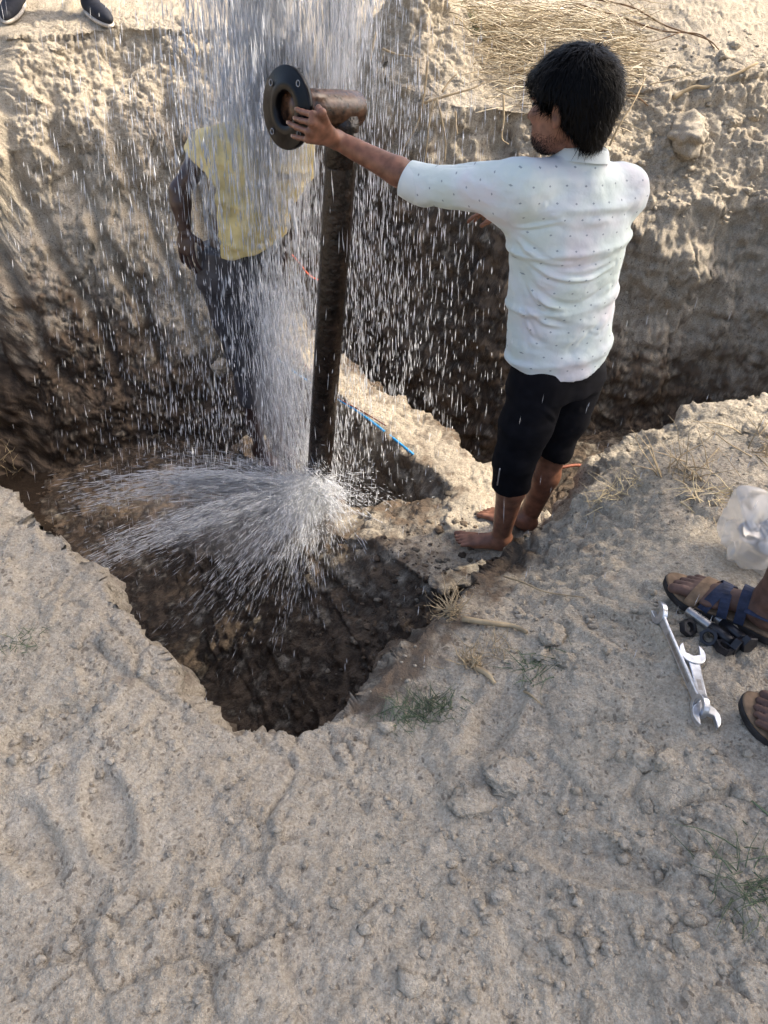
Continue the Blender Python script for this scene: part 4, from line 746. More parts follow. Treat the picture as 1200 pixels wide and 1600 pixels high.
# ------------------------------------------------------------------ tools, bolts, bag and cords
M['chrome'] = new_mat('scuffed_chrome_steel', (0.55, 0.57, 0.60), 0.30, 0.5, 0.85, 0.2, 90, 0.15, 150, 0.001)
M['black_steel'] = new_mat('oiled_black_steel', (0.022, 0.022, 0.026), 0.35, 0.5, 0.3, 0.4, 60, 0.2, 150, 0.001)
M['steel'] = new_mat('worn_steel', (0.35, 0.34, 0.33), 0.35, 0.5, 0.8, 0.3, 90)
def extrude(poly, th, T, holes=None):
    n = len(poly); V = [T((x, y, -th / 2)) for x, y in poly] + [T((x, y, th / 2)) for x, y in poly]
    return V, [tuple(range(n))[::-1], tuple(range(n, 2 * n))] + [(k, (k + 1) % n, n + (k + 1) % n, n + k) for k in range(n)]
def bevel(o, w=0.0015):
    m = o.modifiers.new('bevel', 'BEVEL'); m.width = w; m.segments = 2; m.limit_method = 'ANGLE'
def spanner(a, b_, up, label, head=0.031, th=0.010, ringend=True):
    d = unit(b_ - a); L = np.linalg.norm(b_ - a); u = unit(up - d * (up @ d)); s_ = np.cross(u, d); T = lambda p: a + d * p[0] + s_ * p[1] + u * p[2]
    root = tag(empty('spanner', a), label, 'spanner', 'spanners on the ground')
    def jaw(x0, sg):
        pts = []
        for t in np.linspace(0.62, 2 * math.pi - 0.62, 30): pts.append((x0 + sg * (-head * math.cos(t)) * 1.05 * -1 * -1, head * math.sin(t)))
        w = head * 0.56; pts = [(x0 - sg * head * math.cos(t) * 1.1, head * math.sin(t)) for t in np.linspace(0.62, 2 * math.pi - 0.62, 30)]
        c = [(x0 - sg * head * 0.35, -w), (x0 + sg * head * 0.10, -w * 0.92), (x0 + sg * head * 0.30, 0.0), (x0 + sg * head * 0.10, w * 0.92), (x0 - sg * head * 0.35, w)]
        return pts + c
    o = mesh_obj('jaw', *extrude(jaw(head * 0.75, 1), th * 1.15, T), M['chrome'], root, smooth=False); bevel(o)
    w0, w1 = head * 0.46, head * 0.40; x0, x1 = head * 1.55, L - head * 1.3
    o = mesh_obj('shaft', *extrude([(x0, -w0), (x0 + 0.03, -w1), (x1 - 0.02, -w1), (x1, -w0), (x1, w0), (x1 - 0.02, w1), (x0 + 0.03, w1), (x0, w0)], th * 0.72, T), M['chrome'], root, smooth=False); bevel(o, 0.0025)
    o = mesh_obj('shaft_groove', *extrude([(x0 + 0.05, -w1 * 0.4), (x1 - 0.05, -w1 * 0.4), (x1 - 0.05, w1 * 0.4), (x0 + 0.05, w1 * 0.4)], th * 0.78, T), M['steel'], root, smooth=False)
    if ringend:
        V = []; F = []; xc = L - head * 0.85; n = 36
        for rr, z in ((head * 0.95, -th * 0.6), (head * 0.95, th * 0.6), (head * 0.58, th * 0.6), (head * 0.58, -th * 0.6)): V += [T((xc + rr * math.cos(2 * math.pi * k / n), rr * (1 if rr > head * 0.7 else 1 + 0.06 * (k % 3 - 1)) * math.sin(2 * math.pi * k / n), z)) for k in range(n)]
        for i in range(4): F += [(i * n + k, i * n + (k + 1) % n, ((i + 1) % 4) * n + (k + 1) % n, ((i + 1) % 4) * n + k) for k in range(n)]
        o = mesh_obj('ring_end', V, F, M['chrome'], root, smooth=False); bevel(o)
    else: o = mesh_obj('jaw', *extrude(jaw(L - head * 0.75, -1), th * 1.15, T), M['chrome'], root, smooth=False); bevel(o)
    return root
def lift(p, z): return np.array([p[0], p[1], gz(p[0], p[1]) + z])
sa, sb = lift(on_ground(1021, 962), 0.028), lift(on_ground(1092, 1132), 0.026)
spanner(sa, sb, unit(np.array([-1.0, -0.1, 0.22])), 'long thin chrome spanner lying on its edge, nearer the left', 0.026, 0.011)
sa, sb = lift(on_ground(1075, 1018), 0.014), lift(on_ground(1100, 1146), 0.016)
spanner(sa, sb, np.array([0.05, -0.1, 1.0]), 'broad flat chrome spanner with its open jaw towards the black bolts', 0.029, 0.010, False)
def hex_prism(c, d, r, h, rot=0.0):
    a, b_ = frame_of(d); d = unit(d); rs = [(0.93, 0.0), (1, 0.08), (1, 0.92), (0.93, 1.0)]; V = []; F = []
    for s, t in rs: V += [c + d * h * t + r * s * (a * math.cos(k * math.pi / 3 + rot) + b_ * math.sin(k * math.pi / 3 + rot)) for k in range(6)]
    for i in range(3): F += [(i * 6 + k, i * 6 + (k + 1) % 6, (i + 1) * 6 + (k + 1) % 6, (i + 1) * 6 + k) for k in range(6)]
    return V, F + [tuple(range(6))[::-1], tuple(18 + k for k in range(6))]
def bolt(h, e, r, label):
    root = tag(empty('bolt', h), label, 'bolt', 'black bolts by the sandal'); d = unit(e - h); b = MB(); L = np.linalg.norm(e - h)
    o = mesh_obj('bolt_head', *hex_prism(h, d, r * 1.75, r * 1.3, 0.3), M['black_steel'], root, smooth=False); b.add(*tube([h + d * r * 1.2, h + d * L * 0.55], r, 18)); b.build('shank', M['black_steel'], root)
    b = MB(); n = int(L * 0.45 / 0.003); ps = [h + d * (L * 0.55 + (L * 0.45) * i / n) for i in range(n + 1)]; b.add(*tube(ps, [r * (0.98 if i % 2 else 0.86) for i in range(n + 1)], 18)); b.build('thread', M['steel'], root)
bolt(lift(on_ground(1150, 1024), 0.019), lift(on_ground(1070, 962), 0.016), 0.0125, 'black steel bolt with hexagon head, the nearer of the pair under the sandal')
bolt(lift(on_ground(1168, 1019), 0.020), lift(on_ground(1092, 955), 0.017), 0.0125, 'black steel bolt lying behind the nearer bolt, against the sandal sole')
def nut(px, py, tilt, label):
    p = lift(on_ground(px, py), 0.012); root = tag(empty('nut', p), label, 'nut', 'loose nuts by the bolts'); d = unit(tilt); a, b_ = frame_of(d); V = []; F = []; n = 24
    for rr, z, hx in ((0.021, -0.008, 1), (0.021, 0.008, 1), (0.0125, 0.008, 0), (0.0115, 0.006, 0), (0.0115, -0.006, 0), (0.0125, -0.008, 0)):
        for k in range(n):
            t = 2 * math.pi * k / n; r_ = rr * (math.cos(math.pi / 6) / math.cos((t % (math.pi / 3)) - math.pi / 6) if hx else 1); V.append(p + d * z + r_ * (a * math.cos(t) + b_ * math.sin(t)))
    for i in range(6): F += [(i * n + k, i * n + (k + 1) % n, ((i + 1) % 6) * n + (k + 1) % n, ((i + 1) % 6) * n + k) for k in range(n)]
    mesh_obj('hexagon', V, F, M['black_steel'], root, smooth=False)
nut(1072, 988, (0.4, -0.5, 0.8), 'black nut nearest the tip of the bolts'); nut(1102, 1007, (-0.5, -0.6, 0.6), 'shiny worn nut between the bolts and the open jaw'); nut(1126, 1022, (0.2, 0.1, 1.0), 'black nut lying flat beside the bolt heads')
# bag
def bag_material():
    m = bpy.data.materials.new('clear_plastic_film'); m.use_nodes = True; N, L = nodes_of(m); N.remove(N['Principled BSDF']); out = N['Material Output']
    t = N.new('ShaderNodeBsdfTransparent'); d = N.new('ShaderNodeBsdfTranslucent'); d.inputs[0].default_value = (0.85, 0.83, 0.78, 1); df = N.new('ShaderNodeBsdfDiffuse'); df.inputs[0].default_value = (0.82, 0.80, 0.75, 1); g = N.new('ShaderNodeBsdfGlossy'); g.inputs['Roughness'].default_value = 0.18
    a = N.new('ShaderNodeMixShader'); a.inputs[0].default_value = 0.5; L.new(d.outputs[0], a.inputs[1]); L.new(df.outputs[0], a.inputs[2])
    b = N.new('ShaderNodeMixShader'); b.inputs[0].default_value = 0.34; L.new(t.outputs[0], b.inputs[1]); L.new(a.outputs[0], b.inputs[2]); c = N.new('ShaderNodeMixShader'); c.inputs[0].default_value = 0.10; L.new(b.outputs[0], c.inputs[1]); L.new(g.outputs[0], c.inputs[2]); L.new(c.outputs[0], out.inputs[0]); return m
M['film'] = bag_material()
def stripe_material():
    m = new_mat('blue_grey_printed_paper', (0.1, 0.12, 0.17), 0.7, 0.3); N, L = nodes_of(m); tc = N.new('ShaderNodeTexCoord'); w = N.new('ShaderNodeTexWave'); w.inputs['Scale'].default_value = 26; w.inputs['Distortion'].default_value = 0.6; w.inputs['Detail'].default_value = 1; L.new(tc.outputs['Object'], w.inputs['Vector'])
    r = N.new('ShaderNodeValToRGB'); e = r.color_ramp.elements; e[0].position = 0.35; e[0].color = (0.045, 0.06, 0.10, 1); e[1].position = 0.6; e[1].color = (0.24, 0.26, 0.30, 1); L.new(w.outputs[0], r.inputs[0]); L.new(r.outputs[0], N['Principled BSDF'].inputs['Base Color']); return m
M['print'] = stripe_material()
bc = on_ground(1150, 880); bz = gz(bc[0] + 0.03, bc[1])
def crumple(c, r, n, seed, amp):
    rng = np.random.default_rng(seed); V, Fq = bbox_field([c - r, c + r], 0.05, n).ell(c, r).mesh(1)
    dirs = rng.normal(size=(26, 3)); dirs /= np.linalg.norm(dirs, axis=1)[:, None]; q = (V - c) / r; q /= np.linalg.norm(q, axis=1)[:, None]
    cut = np.min(1.0 / np.maximum((q @ dirs.T) / rng.uniform(0.52, 0.95, 26), 0.3), axis=1); k = np.minimum(cut, 1.12)
    return c + q * r * k[:, None] + amp * np.stack([noise3(V * 22), noise3(V * 22 + 9), noise3(V * 22 + 19)], 1) - q * (amp * 1.6 * np.clip(1 - np.abs(noise3(V * 9 + seed)) * 6, 0, 1))[:, None], Fq
bC = np.array([bc[0] + 0.045, bc[1] + 0.02, bz + 0.070]); V, Fq = crumple(bC, np.array([0.175, 0.13, 0.125]), 0.007, 5, 0.012); V[:, 2] = np.maximum(V[:, 2], bz - 0.012)
bag = tag(mesh_obj('plastic_bag', V, Fq, M['film']), 'crumpled clear plastic bag lying behind the sandalled foot', 'bag')
V, Fq = crumple(bC + np.array([0.035, -0.005, -0.012]), np.array([0.085, 0.075, 0.062]), 0.007, 9, 0.006)
tag(mesh_obj('folded_packet', V, Fq, M['print']), 'blue-grey striped packet inside the clear plastic bag', 'packet')
def cord(name, pts, r, mat, label, cat, flat=1.0, n=8):
    b = MB(); b.add(*tube(spline(pts, n), r, 7, flat=flat)); return tag(b.build(name, mat), label, cat)
M['blue_cord'] = new_mat('blue_nylon', (0.03, 0.30, 0.62), 0.45, 0.4, 0, 0.3, 80); M['red_cord'] = new_mat('dark_red_cable', (0.16, 0.035, 0.025), 0.5, 0.4, 0, 0.3, 60); M['orange'] = new_mat('orange_plastic_tape', (0.75, 0.13, 0.04), 0.5, 0.4, 0, 0.2, 60); M['red_root'] = new_mat('reddish_root', (0.24, 0.075, 0.04), 0.6, 0.3, 0, 0.4, 60, 0.4, 80)
def over(pxs, z): return [on_ground(*p) + np.array([0, 0, z]) for p in pxs]
cord('cord', over([(432, 566), (470, 594), (515, 622), (560, 650), (605, 684), (645, 716)], 0.022), 0.0058, M['blue_cord'], 'bright blue cord running along the lower edge of the sunlit ridge', 'cord')
cord('cable', over([(425, 538), (455, 552), (520, 618), (565, 645), (603, 668)], 0.010), 0.0032, M['red_cord'], 'thin dark red cable on top of the sunlit ridge', 'cable')
cord('tape', [at(456, 398, 3.4), at(466, 408, 3.4), at(478, 424, 3.4), at(488, 433, 3.4), at(497, 437, 3.4)], 0.010, M['orange'], 'short strip of orange tape hanging behind the riser pipe', 'tape', 0.2)
cord('root', [at(862, 735, 2.6), at(880, 730, 2.62), at(905, 727, 2.66), at(925, 735, 2.68)], 0.007, M['red_root'], 'reddish root sticking out behind the shorts over the dark trench', 'root')
# ------------------------------------------------------------------ clods, crumbs, roots, straw and grass
def ico(sub=1):
    t = (1 + 5 ** 0.5) / 2; V = [(-1, t, 0), (1, t, 0), (-1, -t, 0), (1, -t, 0), (0, -1, t), (0, 1, t), (0, -1, -t), (0, 1, -t), (t, 0, -1), (t, 0, 1), (-t, 0, -1), (-t, 0, 1)]
    F = [(0, 11, 5), (0, 5, 1), (0, 1, 7), (0, 7, 10), (0, 10, 11), (1, 5, 9), (5, 11, 4), (11, 10, 2), (10, 7, 6), (7, 1, 8), (3, 9, 4), (3, 4, 2), (3, 2, 6), (3, 6, 8), (3, 8, 9), (4, 9, 5), (2, 4, 11), (6, 2, 10), (8, 6, 7), (9, 8, 1)]
    V = [np.array(v) / np.linalg.norm(v) for v in V]
    for _ in range(sub):
        mid = {}; F2 = []
        def mp_(a, b):
            k = (min(a, b), max(a, b))
            if k not in mid: m = V[a] + V[b]; V.append(m / np.linalg.norm(m)); mid[k] = len(V) - 1
            return mid[k]
        for a, b, c in F: x, y, z = mp_(a, b), mp_(b, c), mp_(c, a); F2 += [(a, x, z), (b, y, x), (c, z, y), (x, y, z)]
        F = F2
    return np.array(V), np.array(F)
IV3, IF3 = ico(3); IV0, IF0 = ico(1)
def lump(c, r, seed, rough=0.35, wet=0.0, name='clod'):
    rng = np.random.default_rng(seed); dirs = rng.normal(size=(15, 3)); dirs /= np.linalg.norm(dirs, axis=1)[:, None]; V = IV3.copy()
    k = np.min(1.0 / np.maximum((V @ dirs.T) / rng.uniform(0.68, 0.98, 15), 0.55), axis=1); V = V * np.minimum(k, 1.15)[:, None]
    V = V * (1 + rough * 0.55 * fbm(V * 2.0 + seed * 7.7, 5, 0.6))[:, None]
    a = rng.uniform(0, 6.28); R = np.array([[math.cos(a), -math.sin(a), 0], [math.sin(a), math.cos(a), 0], [0, 0, 1]]); V = (V * np.asarray(r)) @ R.T + c
    Q = V
    return mesh_obj(name, V, IF3, M['soil'], attrs={'wet': np.full(len(V), wet), 'mid': np.clip(1.5 * fbm(Q * 14 + 70, 4, 0.65), -1, 1), 'big': np.clip(1.5 * fbm(Q * 2.3 + 60, 3), -1, 1), 'patch': np.full(len(V), -0.2)})
CL = [(1070, 215, 0.125, 0.8, 'big pale cracked soil block overhanging the right-hand rim'), (1145, 190, 0.045, 0.7, 'pale clod just above and right of the overhanging soil block'), (1178, 182, 0.034, 0.7, 'smaller clod at the right edge beside the pale clod above the block'), (1130, 92, 0.045, 0.7, 'pale clod under the end of the long twigs'), (1145, 72, 0.035, 0.7, 'clod higher up the slope than the twig ends'),
      (690, 912, 0.046, 0.5, 'wet brown flat clod just below the bare foot'), (862, 998, 0.034, 0.7, 'largest pale clod of the cluster right of the uprooted plant'), (846, 1026, 0.020, 0.7, 'small round clod below the largest clod of the cluster'), (885, 1032, 0.024, 0.6, 'lowest clod of the cluster right of the uprooted plant'), (905, 1018, 0.017, 0.7, 'rightmost little clod of the cluster right of the uprooted plant'),
      (800, 1222, 0.050, 0.42, 'broad pale flat clod in the middle of the foreground'), (745, 1258, 0.046, 0.35, 'wide flat clod touching the left of the broad pale clod'), (790, 1272, 0.013, 0.8, 'small stone tucked under the broad pale clod'), (1070, 779, 0.025, 0.8, 'rounded pale clod standing alone above the smooth dust patch'), (1150, 775, 0.021, 0.9, 'grey angular stone beside the dry stalks on the right'), (1112, 784, 0.015, 0.8, 'small clod between the rounded clod and the grey stone'),
      (45, 1186, 0.018, 0.8, 'round clod on the left mound, left one of a touching pair'), (75, 1203, 0.020, 0.7, 'flatter clod on the left mound, right one of a touching pair'), (28, 1005, 0.016, 0.7, 'clod among the green sprigs on the left mound'), (270, 1165, 0.022, 0.5, 'clod on the left mound near the corner of the pit'), (965, 1010, 0.020, 0.6, 'pale broken clod left of the spanner tip'), (1040, 1190, 0.024, 0.5, 'flat clod below the spanners, right one of two'), (1005, 1188, 0.026, 0.5, 'flat clod below the spanners, left one of two'), (640, 985, 0.018, 0.8, 'wet round clod on the pit slope left of the uprooted plant'),
      (55, 155, 0.036, 0.7, 'pale stone on the upper left bank below the bystander'), (85, 78, 0.040, 0.5, 'long clod on the upper left bank just under the shoes'), (345, 575, 0.055, 0.9, 'knobbly soil lump sticking out of the left bank corner'), (1005, 120, 0.025, 0.6, 'clod beside the bent pale stalk behind the right shoulder')]
for i, (px, py, r, fl, lab) in enumerate(CL):
    p = on_ground(px, py); o = lump(p + np.array([0, 0, r * 0.12]), np.array([r * 1.15, r * 0.9, r * fl]), 100 + i, 0.7, 0.55 if 'wet' in lab else 0.0)
    tag(o, lab, 'clod', 'loose soil clods')
# crumbs of soil
def crumbs(n, sampler, rmin, rmax, name, label, wet=0.0, seed=1):
    rng = np.random.default_rng(seed); vs = []; fs = []; k = 0; cnt = len(IV0)
    for _ in range(n):
        q = sampler(rng)
        if q is None: continue
        r = rmin * (rmax / rmin) ** (rng.random() ** 2.6); D = rng.normal(size=(cnt, 1)) * 0.17 + 1; dn_ = rng.normal(size=(6, 3)); dn_ /= np.linalg.norm(dn_, axis=1)[:, None]; D = D * np.minimum(1, np.min(0.68 / np.maximum(IV0 @ dn_.T, 0.4), axis=1))[:, None]; V = IV0 * D * r * np.array([rng.uniform(0.8, 1.3), rng.uniform(0.7, 1.1), rng.uniform(0.5, 0.9)]) + np.array(q) + np.array([0, 0, r * 0.05])
        vs.append(V); fs.append(IF0 + k); k += cnt
    V = np.concatenate(vs); F = np.concatenate(fs)
    o = mesh_obj(name, V, F, M['soil'], smooth=False, attrs={'wet': np.full(len(V), wet), 'mid': np.repeat(rng.uniform(-0.8, 0.8, len(vs)), cnt), 'big': np.repeat(rng.uniform(-0.8, 0.8, len(vs)), cnt), 'patch': np.full(len(V), -0.5)})
    return tag(o, label, 'soil crumbs', kind='stuff')
CEN = [(-0.9, 0.9), (-0.6, 1.0), (0.1, 0.7), (0.75, 0.75), (0.9, 0.6), (0.55, 1.3), (1.15, 2.1), (1.3, 1.9), (0.35, 1.3), (0.2, 0.45), (-0.4, 0.5)]
def near_s(rng):
    if rng.random() < 0.65: c = CEN[rng.integers(len(CEN))]; x, y = rng.normal(c[0], 0.16), rng.normal(c[1], 0.13)
    else: x, y = rng.uniform(-1.3, 1.5), rng.uniform(0.25, 2.3)
    if inpoly(np.array([x]), np.array([y]), RIM)[0]: return None
    return x, y, gz(x, y)
crumbs(1700, near_s, 0.0025, 0.015, 'near_crumbs', 'loose crumbs of dry soil scattered over the near ground', 0.0, 2)
def rub_s(rng):
    x, y = rng.normal(0.5, 0.32), rng.normal(0.62, 0.16)
    if inpoly(np.array([x]), np.array([y]), RIM)[0]: return None
    return x, y, gz(x, y)
crumbs(320, rub_s, 0.004, 0.024, 'near_rubble', 'crumbly rubble of dry soil on the ground nearest the camera', 0.0, 6)
def far_s(rng):
    x, y = rng.uniform(0.6, 2.1), rng.uniform(3.98, 5.0); return x, y, gz(x, y)
crumbs(420, far_s, 0.005, 0.030, 'far_crumbs', 'loose crumbs of dry soil along the far rim on the right', 0.0, 3)
def pit_s(rng):
    t = rng.random(); x, y = rng.normal(0.12, 0.22), rng.normal(1.95, 0.22)
    if not inpoly(np.array([x]), np.array([y]), RIM)[0]: return None
    return x, y, gz(x, y)
crumbs(380, pit_s, 0.005, 0.022, 'wet_crumbs', 'wet dark crumbs on the pit slope below the bare feet', 0.85, 4)
M['straw'] = new_mat('dry_straw', (0.62, 0.50, 0.30), 0.75, 0.25, 0, 0.45, 9); M['root'] = new_mat('pale_dry_root', (0.40, 0.31, 0.19), 0.75, 0.25, 0, 0.3, 30); M['twig'] = new_mat('brown_twig', (0.20, 0.125, 0.07), 0.75, 0.25, 0, 0.35, 30)
M['grass'] = new_mat('dull_green_grass', (0.12, 0.15, 0.085), 0.65, 0.3, 0, 0.35, 15); M['trash'] = new_mat('pale_blue_plastic_scrap', (0.55, 0.58, 0.70), 0.5, 0.4, 0, 0.2, 30)
def bent(p, d, L, sag, rng, n=5, wob=0.12):
    pts = [np.array(p, float)]; d = unit(d)
    for i in range(n): d = unit(d + rng.normal(0, wob, 3) + np.array([0, 0, -sag])); pts.append(pts[-1] + d * L / n)
    return np.array(pts)
def fibres(n, sampler, rad, rng, n_seg=4, wob=0.15):   # many thin three-sided stems in one mesh
    b = MB()
    for _ in range(n):
        p, d, L, sag = sampler(rng); pts = bent(p, d, L, sag, rng, n_seg, wob); r0 = rad * rng.uniform(0.6, 1.5)
        b.add(*tube(pts, np.linspace(r0, r0 * 0.35, len(pts)), 3, caps=False))
    return b
rng = np.random.default_rng(21)
straw_mat = new_mat('mixed_dry_straw', (0.6, 0.5, 0.3), 0.75, 0.25); _N, _L = nodes_of(straw_mat); _a = _N.new('ShaderNodeAttribute'); _a.attribute_name = 'tone'; _mr = _N.new('ShaderNodeMapRange'); _mr.inputs[1].default_value = -1; _r = _N.new('ShaderNodeValToRGB'); _e = _r.color_ramp.elements; _e[0].color = (0.20, 0.155, 0.10, 1); _e[1].color = (0.76, 0.69, 0.54, 1); _e.new(0.5).color = (0.50, 0.41, 0.27, 1); _L.new(_a.outputs['Fac'], _mr.inputs[0]); _L.new(_mr.outputs[0], _r.inputs[0]); _L.new(_r.outputs[0], _N['Principled BSDF'].inputs['Base Color'])
def straw_s(rng):
    while True:
        px, py = rng.normal(870, 85), rng.normal(70, 55)
        if 690 < px < 1010 and py < 185 + 0.05 * (px - 800) and py > -60 and (px > 760 or py < 130): break
    Y = 4.28 + (190 - py) / 190 * 0.95 + rng.uniform(-0.05, 0.05); d = ray(px, max(py, -40)); p = CAM + d * (Y / d[1]); z = gz(p[0], p[1]) + abs(rng.normal(0.0, 0.06)) + 0.008
    a = rng.normal(0.1, 0.75); return (p[0], p[1], z), (math.cos(a) * rng.choice([-1, 1]), 0.6 * math.sin(a), rng.uniform(-0.08, 0.28)), rng.uniform(0.06, 0.34), rng.uniform(0.03, 0.16)
sb_ = fibres(2300, straw_s, 0.0028, rng); tone = np.repeat(rng.uniform(-1, 1, 2300), 15)
tag(mesh_obj('straw_heap', np.concatenate(sb_.V), sb_.F, straw_mat, attrs={'tone': tone}), 'heap of dry straw and stalks on the far rim behind the standing man', 'straw', kind='stuff')
def stems(name, lists, r, mat, label, cat, group=None, n=6):
    b = MB()
    for pts in lists: s_ = spline(pts, n); b.add(*tube(s_, np.linspace(r, r * 0.4, len(s_)), 6))
    return tag(b.build(name, mat), label, cat, group)
G = lambda px, py, up=0.0: on_ground(px, py) + np.array([0, 0, up])
for pts, lab in (([(930, -8, 5.0), (985, 22, 4.9), (1040, 45, 4.75), (1100, 72, 4.6), (1122, 82, 4.5)], 'long thin twig running down right across the pale slope, upper one'), ([(900, 10, 4.9), (960, 35, 4.8), (1030, 52, 4.7), (1090, 65, 4.55), (1115, 80, 4.45)], 'long thin twig just below the uppermost twig on the pale slope'),
                 ([(900, 45, 4.7), (950, 62, 4.6), (1010, 70, 4.5), (1060, 62, 4.5)], 'thin twig leaving the straw heap level towards the right'), ([(965, 155, 4.3), (990, 162, 4.25), (1012, 170, 4.2)], 'short dark twig beside the back of the dark-haired head'), ([(952, 228, 4.15), (968, 195, 4.15), (990, 160, 4.2), (1008, 122, 4.3)], 'bent pale stalk rising behind the right shoulder'),
                 ([(1050, 158, 4.2), (1080, 148, 4.25), (1112, 138, 4.3), (1180, 110, 4.5)], 'thick pale stick lying on top of the overhanging soil block')):
    s_ = spline([(at(*p) if 'bent' in lab else G(p[0], max(p[1], 3), 0.014 + 0.02 * (k % 2))) for k, p in enumerate(pts)], 6); b = MB(); b.add(*tube(s_, np.linspace(0.0062, 0.0028, len(s_)) if 'thick' not in lab else np.linspace(0.011, 0.007, len(s_)), 6)); tag(b.build('twig', M['twig'] if 'pale' not in lab or 'slope' in lab else M['root']), lab, 'twig', 'dry twigs on the far rim')
for i, (pts, lab) in enumerate((([(655, 85, 4.22), (654, 115, 4.18), (657, 138, 4.15)], 'short stiff root hanging at the upper left of the back wall'), ([(668, 88, 4.2), (663, 135, 4.16), (652, 185, 4.14), (624, 232, 4.12)], 'longest pale root hanging and curving down to the left'), ([(682, 146, 4.15), (690, 180, 4.12), (695, 210, 4.1), (694, 242, 4.08)], 'pale root hanging below the forked root'), ([(676, 150, 4.15), (670, 185, 4.12), (667, 215, 4.1), (663, 250, 4.08)], 'thin root hanging beside the forked root, on its left'), ([(662, 152, 4.16), (700, 140, 4.17), (735, 130, 4.2), (752, 121, 4.22)], 'thick pale root lying level along the lip of the back wall'), ([(690, 135, 4.16), (700, 120, 4.2), (712, 108, 4.22)], 'short forked root above the level root'), ([(710, 165, 4.15), (711, 185, 4.12), (713, 200, 4.1)], 'short brown root end under the lip of the back wall'), ([(782, 140, 4.15), (783, 175, 4.12), (780, 205, 4.1), (790, 214, 4.08)], 'hooked thin root hanging left of the bearded face'), ([(590, 45, 4.3), (585, 70, 4.26), (581, 92, 4.24)], 'thin root hanging behind the pipe elbow'), ([(600, 70, 4.3), (620, 78, 4.28), (645, 82, 4.25)], 'root lying level above the pipe elbow'))):
    P_ = [at(*p) for p in pts]; P_ = [np.array([p[0], p[1] - 0.16, p[2]]) for p in P_]; stems('hanging_root', [P_], 0.006 if 'thick' not in lab else 0.0075, M['root'], lab, 'root', 'roots hanging from the back wall')
def root_tuft(px, py, n, L, lab, dirs, stem=None, seed=1):
    rng = np.random.default_rng(seed); c = G(px, py, 0.01); root = tag(empty('root_tuft', c), lab, 'root tuft', 'uprooted dry tufts'); b = MB()
    for _ in range(n):
        d = unit(np.asarray(dirs) + rng.normal(0, 0.65, 3)); d[2] = abs(d[2]) * rng.choice([1, 1, -0.3]); pts = bent(c + rng.normal(0, 0.014, 3), d, L * rng.uniform(0.4, 1.2), 0.03, rng, 5, 0.3); r0 = rng.uniform(0.0008, 0.0024); b.add(*tube(pts, np.linspace(r0, r0 * 0.4, len(pts)), 4, caps=False))
    b.build('roots', M['root'], root)
    if stem: b = MB(); s_ = spline([G(*q) for q in stem], 6); b.add(*tube(s_, np.linspace(0.008, 0.0045, len(s_)), 8)); b.build('stem', M['root'], root)
root_tuft(705, 965, 60, 0.085, 'uprooted plant with bristling pale roots above the near pit edge', (-0.4, 0.3, 0.7), [(722, 972, 0.012), (765, 980, 0.015), (800, 984, 0.014), (822, 992, 0.01)], 3)
root_tuft(735, 1040, 55, 0.07, 'smaller tangle of dry roots above the green grass tuft', (-0.2, 0.4, 0.5), [(742, 1048, 0.01), (760, 1058, 0.012), (772, 1072, 0.01)], 4)
root_tuft(788, 1028, 14, 0.07, 'sparse brown twiggy sprig right of the root tangle', (-0.1, 0.6, 0.5), None, 5)
for pts, lab in (([(786, 908, 0.02), (815, 920, 0.025), (850, 933, 0.02), (912, 938, 0.01)], 'thin pale stalk lying right of the uprooted plant'), ([(818, 1084, 0.01), (830, 1093, 0.012), (846, 1106, 0.01)], 'short pale stick lying below the twiggy sprig'), ([(612, 1005, 0.02), (640, 1006, 0.02), (655, 1012, 0.02)], 'reddish twig end poking from the wet pit slope')):
    stems('stalk', [[G(*q) for q in pts]], 0.0035, M['root'], lab, 'stalk', 'single dry stalks on the near ground')
def weed(c, n, L, mat, lab, cat, seed, spread=0.7, up=0.8, r=0.0022, name='dry_weed', sag=0.05, group='tufts around the near rim'):
    rng = np.random.default_rng(seed); b = MB()
    for _ in range(n):
        q = np.array([c[0] + rng.normal(0, 0.018 + 0.17 * L), c[1] + rng.normal(0, 0.016 + 0.10 * L), 0]); q[2] = gz(q[0], q[1]); d = (rng.normal(0, spread), rng.normal(0, spread), up); pts = bent(q, d, L * rng.uniform(0.35, 1.1), sag, rng, 5, 0.14); r0 = r * rng.uniform(0.5, 1.3); b.add(*tube(pts, np.linspace(r0, r0 * 0.25, len(pts)), 3, caps=False))
    return tag(b.build(name, mat), lab, cat, group)
weed(on_ground(1065, 745), 26, 0.20, M['root'], 'dry bent stalks standing on the rim of the dark trench at right', 'dry weed', 1, 0.6, 0.6, 0.0028)
weed(on_ground(1110, 770), 40, 0.15, M['straw'], 'dry flattened stalks between the clod and the grey stone', 'dry weed', 2, 1.0, 0.3, 0.0024)
weed(on_ground(960, 770), 90, 0.10, M['straw'], 'low dry grass on the ground right of the shorts', 'dry weed', 3, 1.0, 0.25, 0.0014)
weed(on_ground(1190, 700), 24, 0.25, M['root'], 'dry stalks crossing at the right edge above the plastic bag', 'dry weed', 12, 0.8, 0.5, 0.0028)
weed(on_ground(8, 722), 26, 0.09, M['straw'], 'pale dry sprig at the left edge on the near mound', 'dry weed', 4, 0.6, 0.8, 0.002)
weed(on_ground(640, 1118), 110, 0.075, M['grass'], 'green grass tuft growing by the near corner of the pit', 'grass tuft', 5, 0.9, 0.5, 0.0013, 'grass_tuft', 0.10)
weed(on_ground(690, 1105), 80, 0.065, M['grass'], 'darker green grass tuft just right of the first tuft', 'grass tuft', 6, 0.9, 0.45, 0.0013, 'grass_tuft', 0.10)
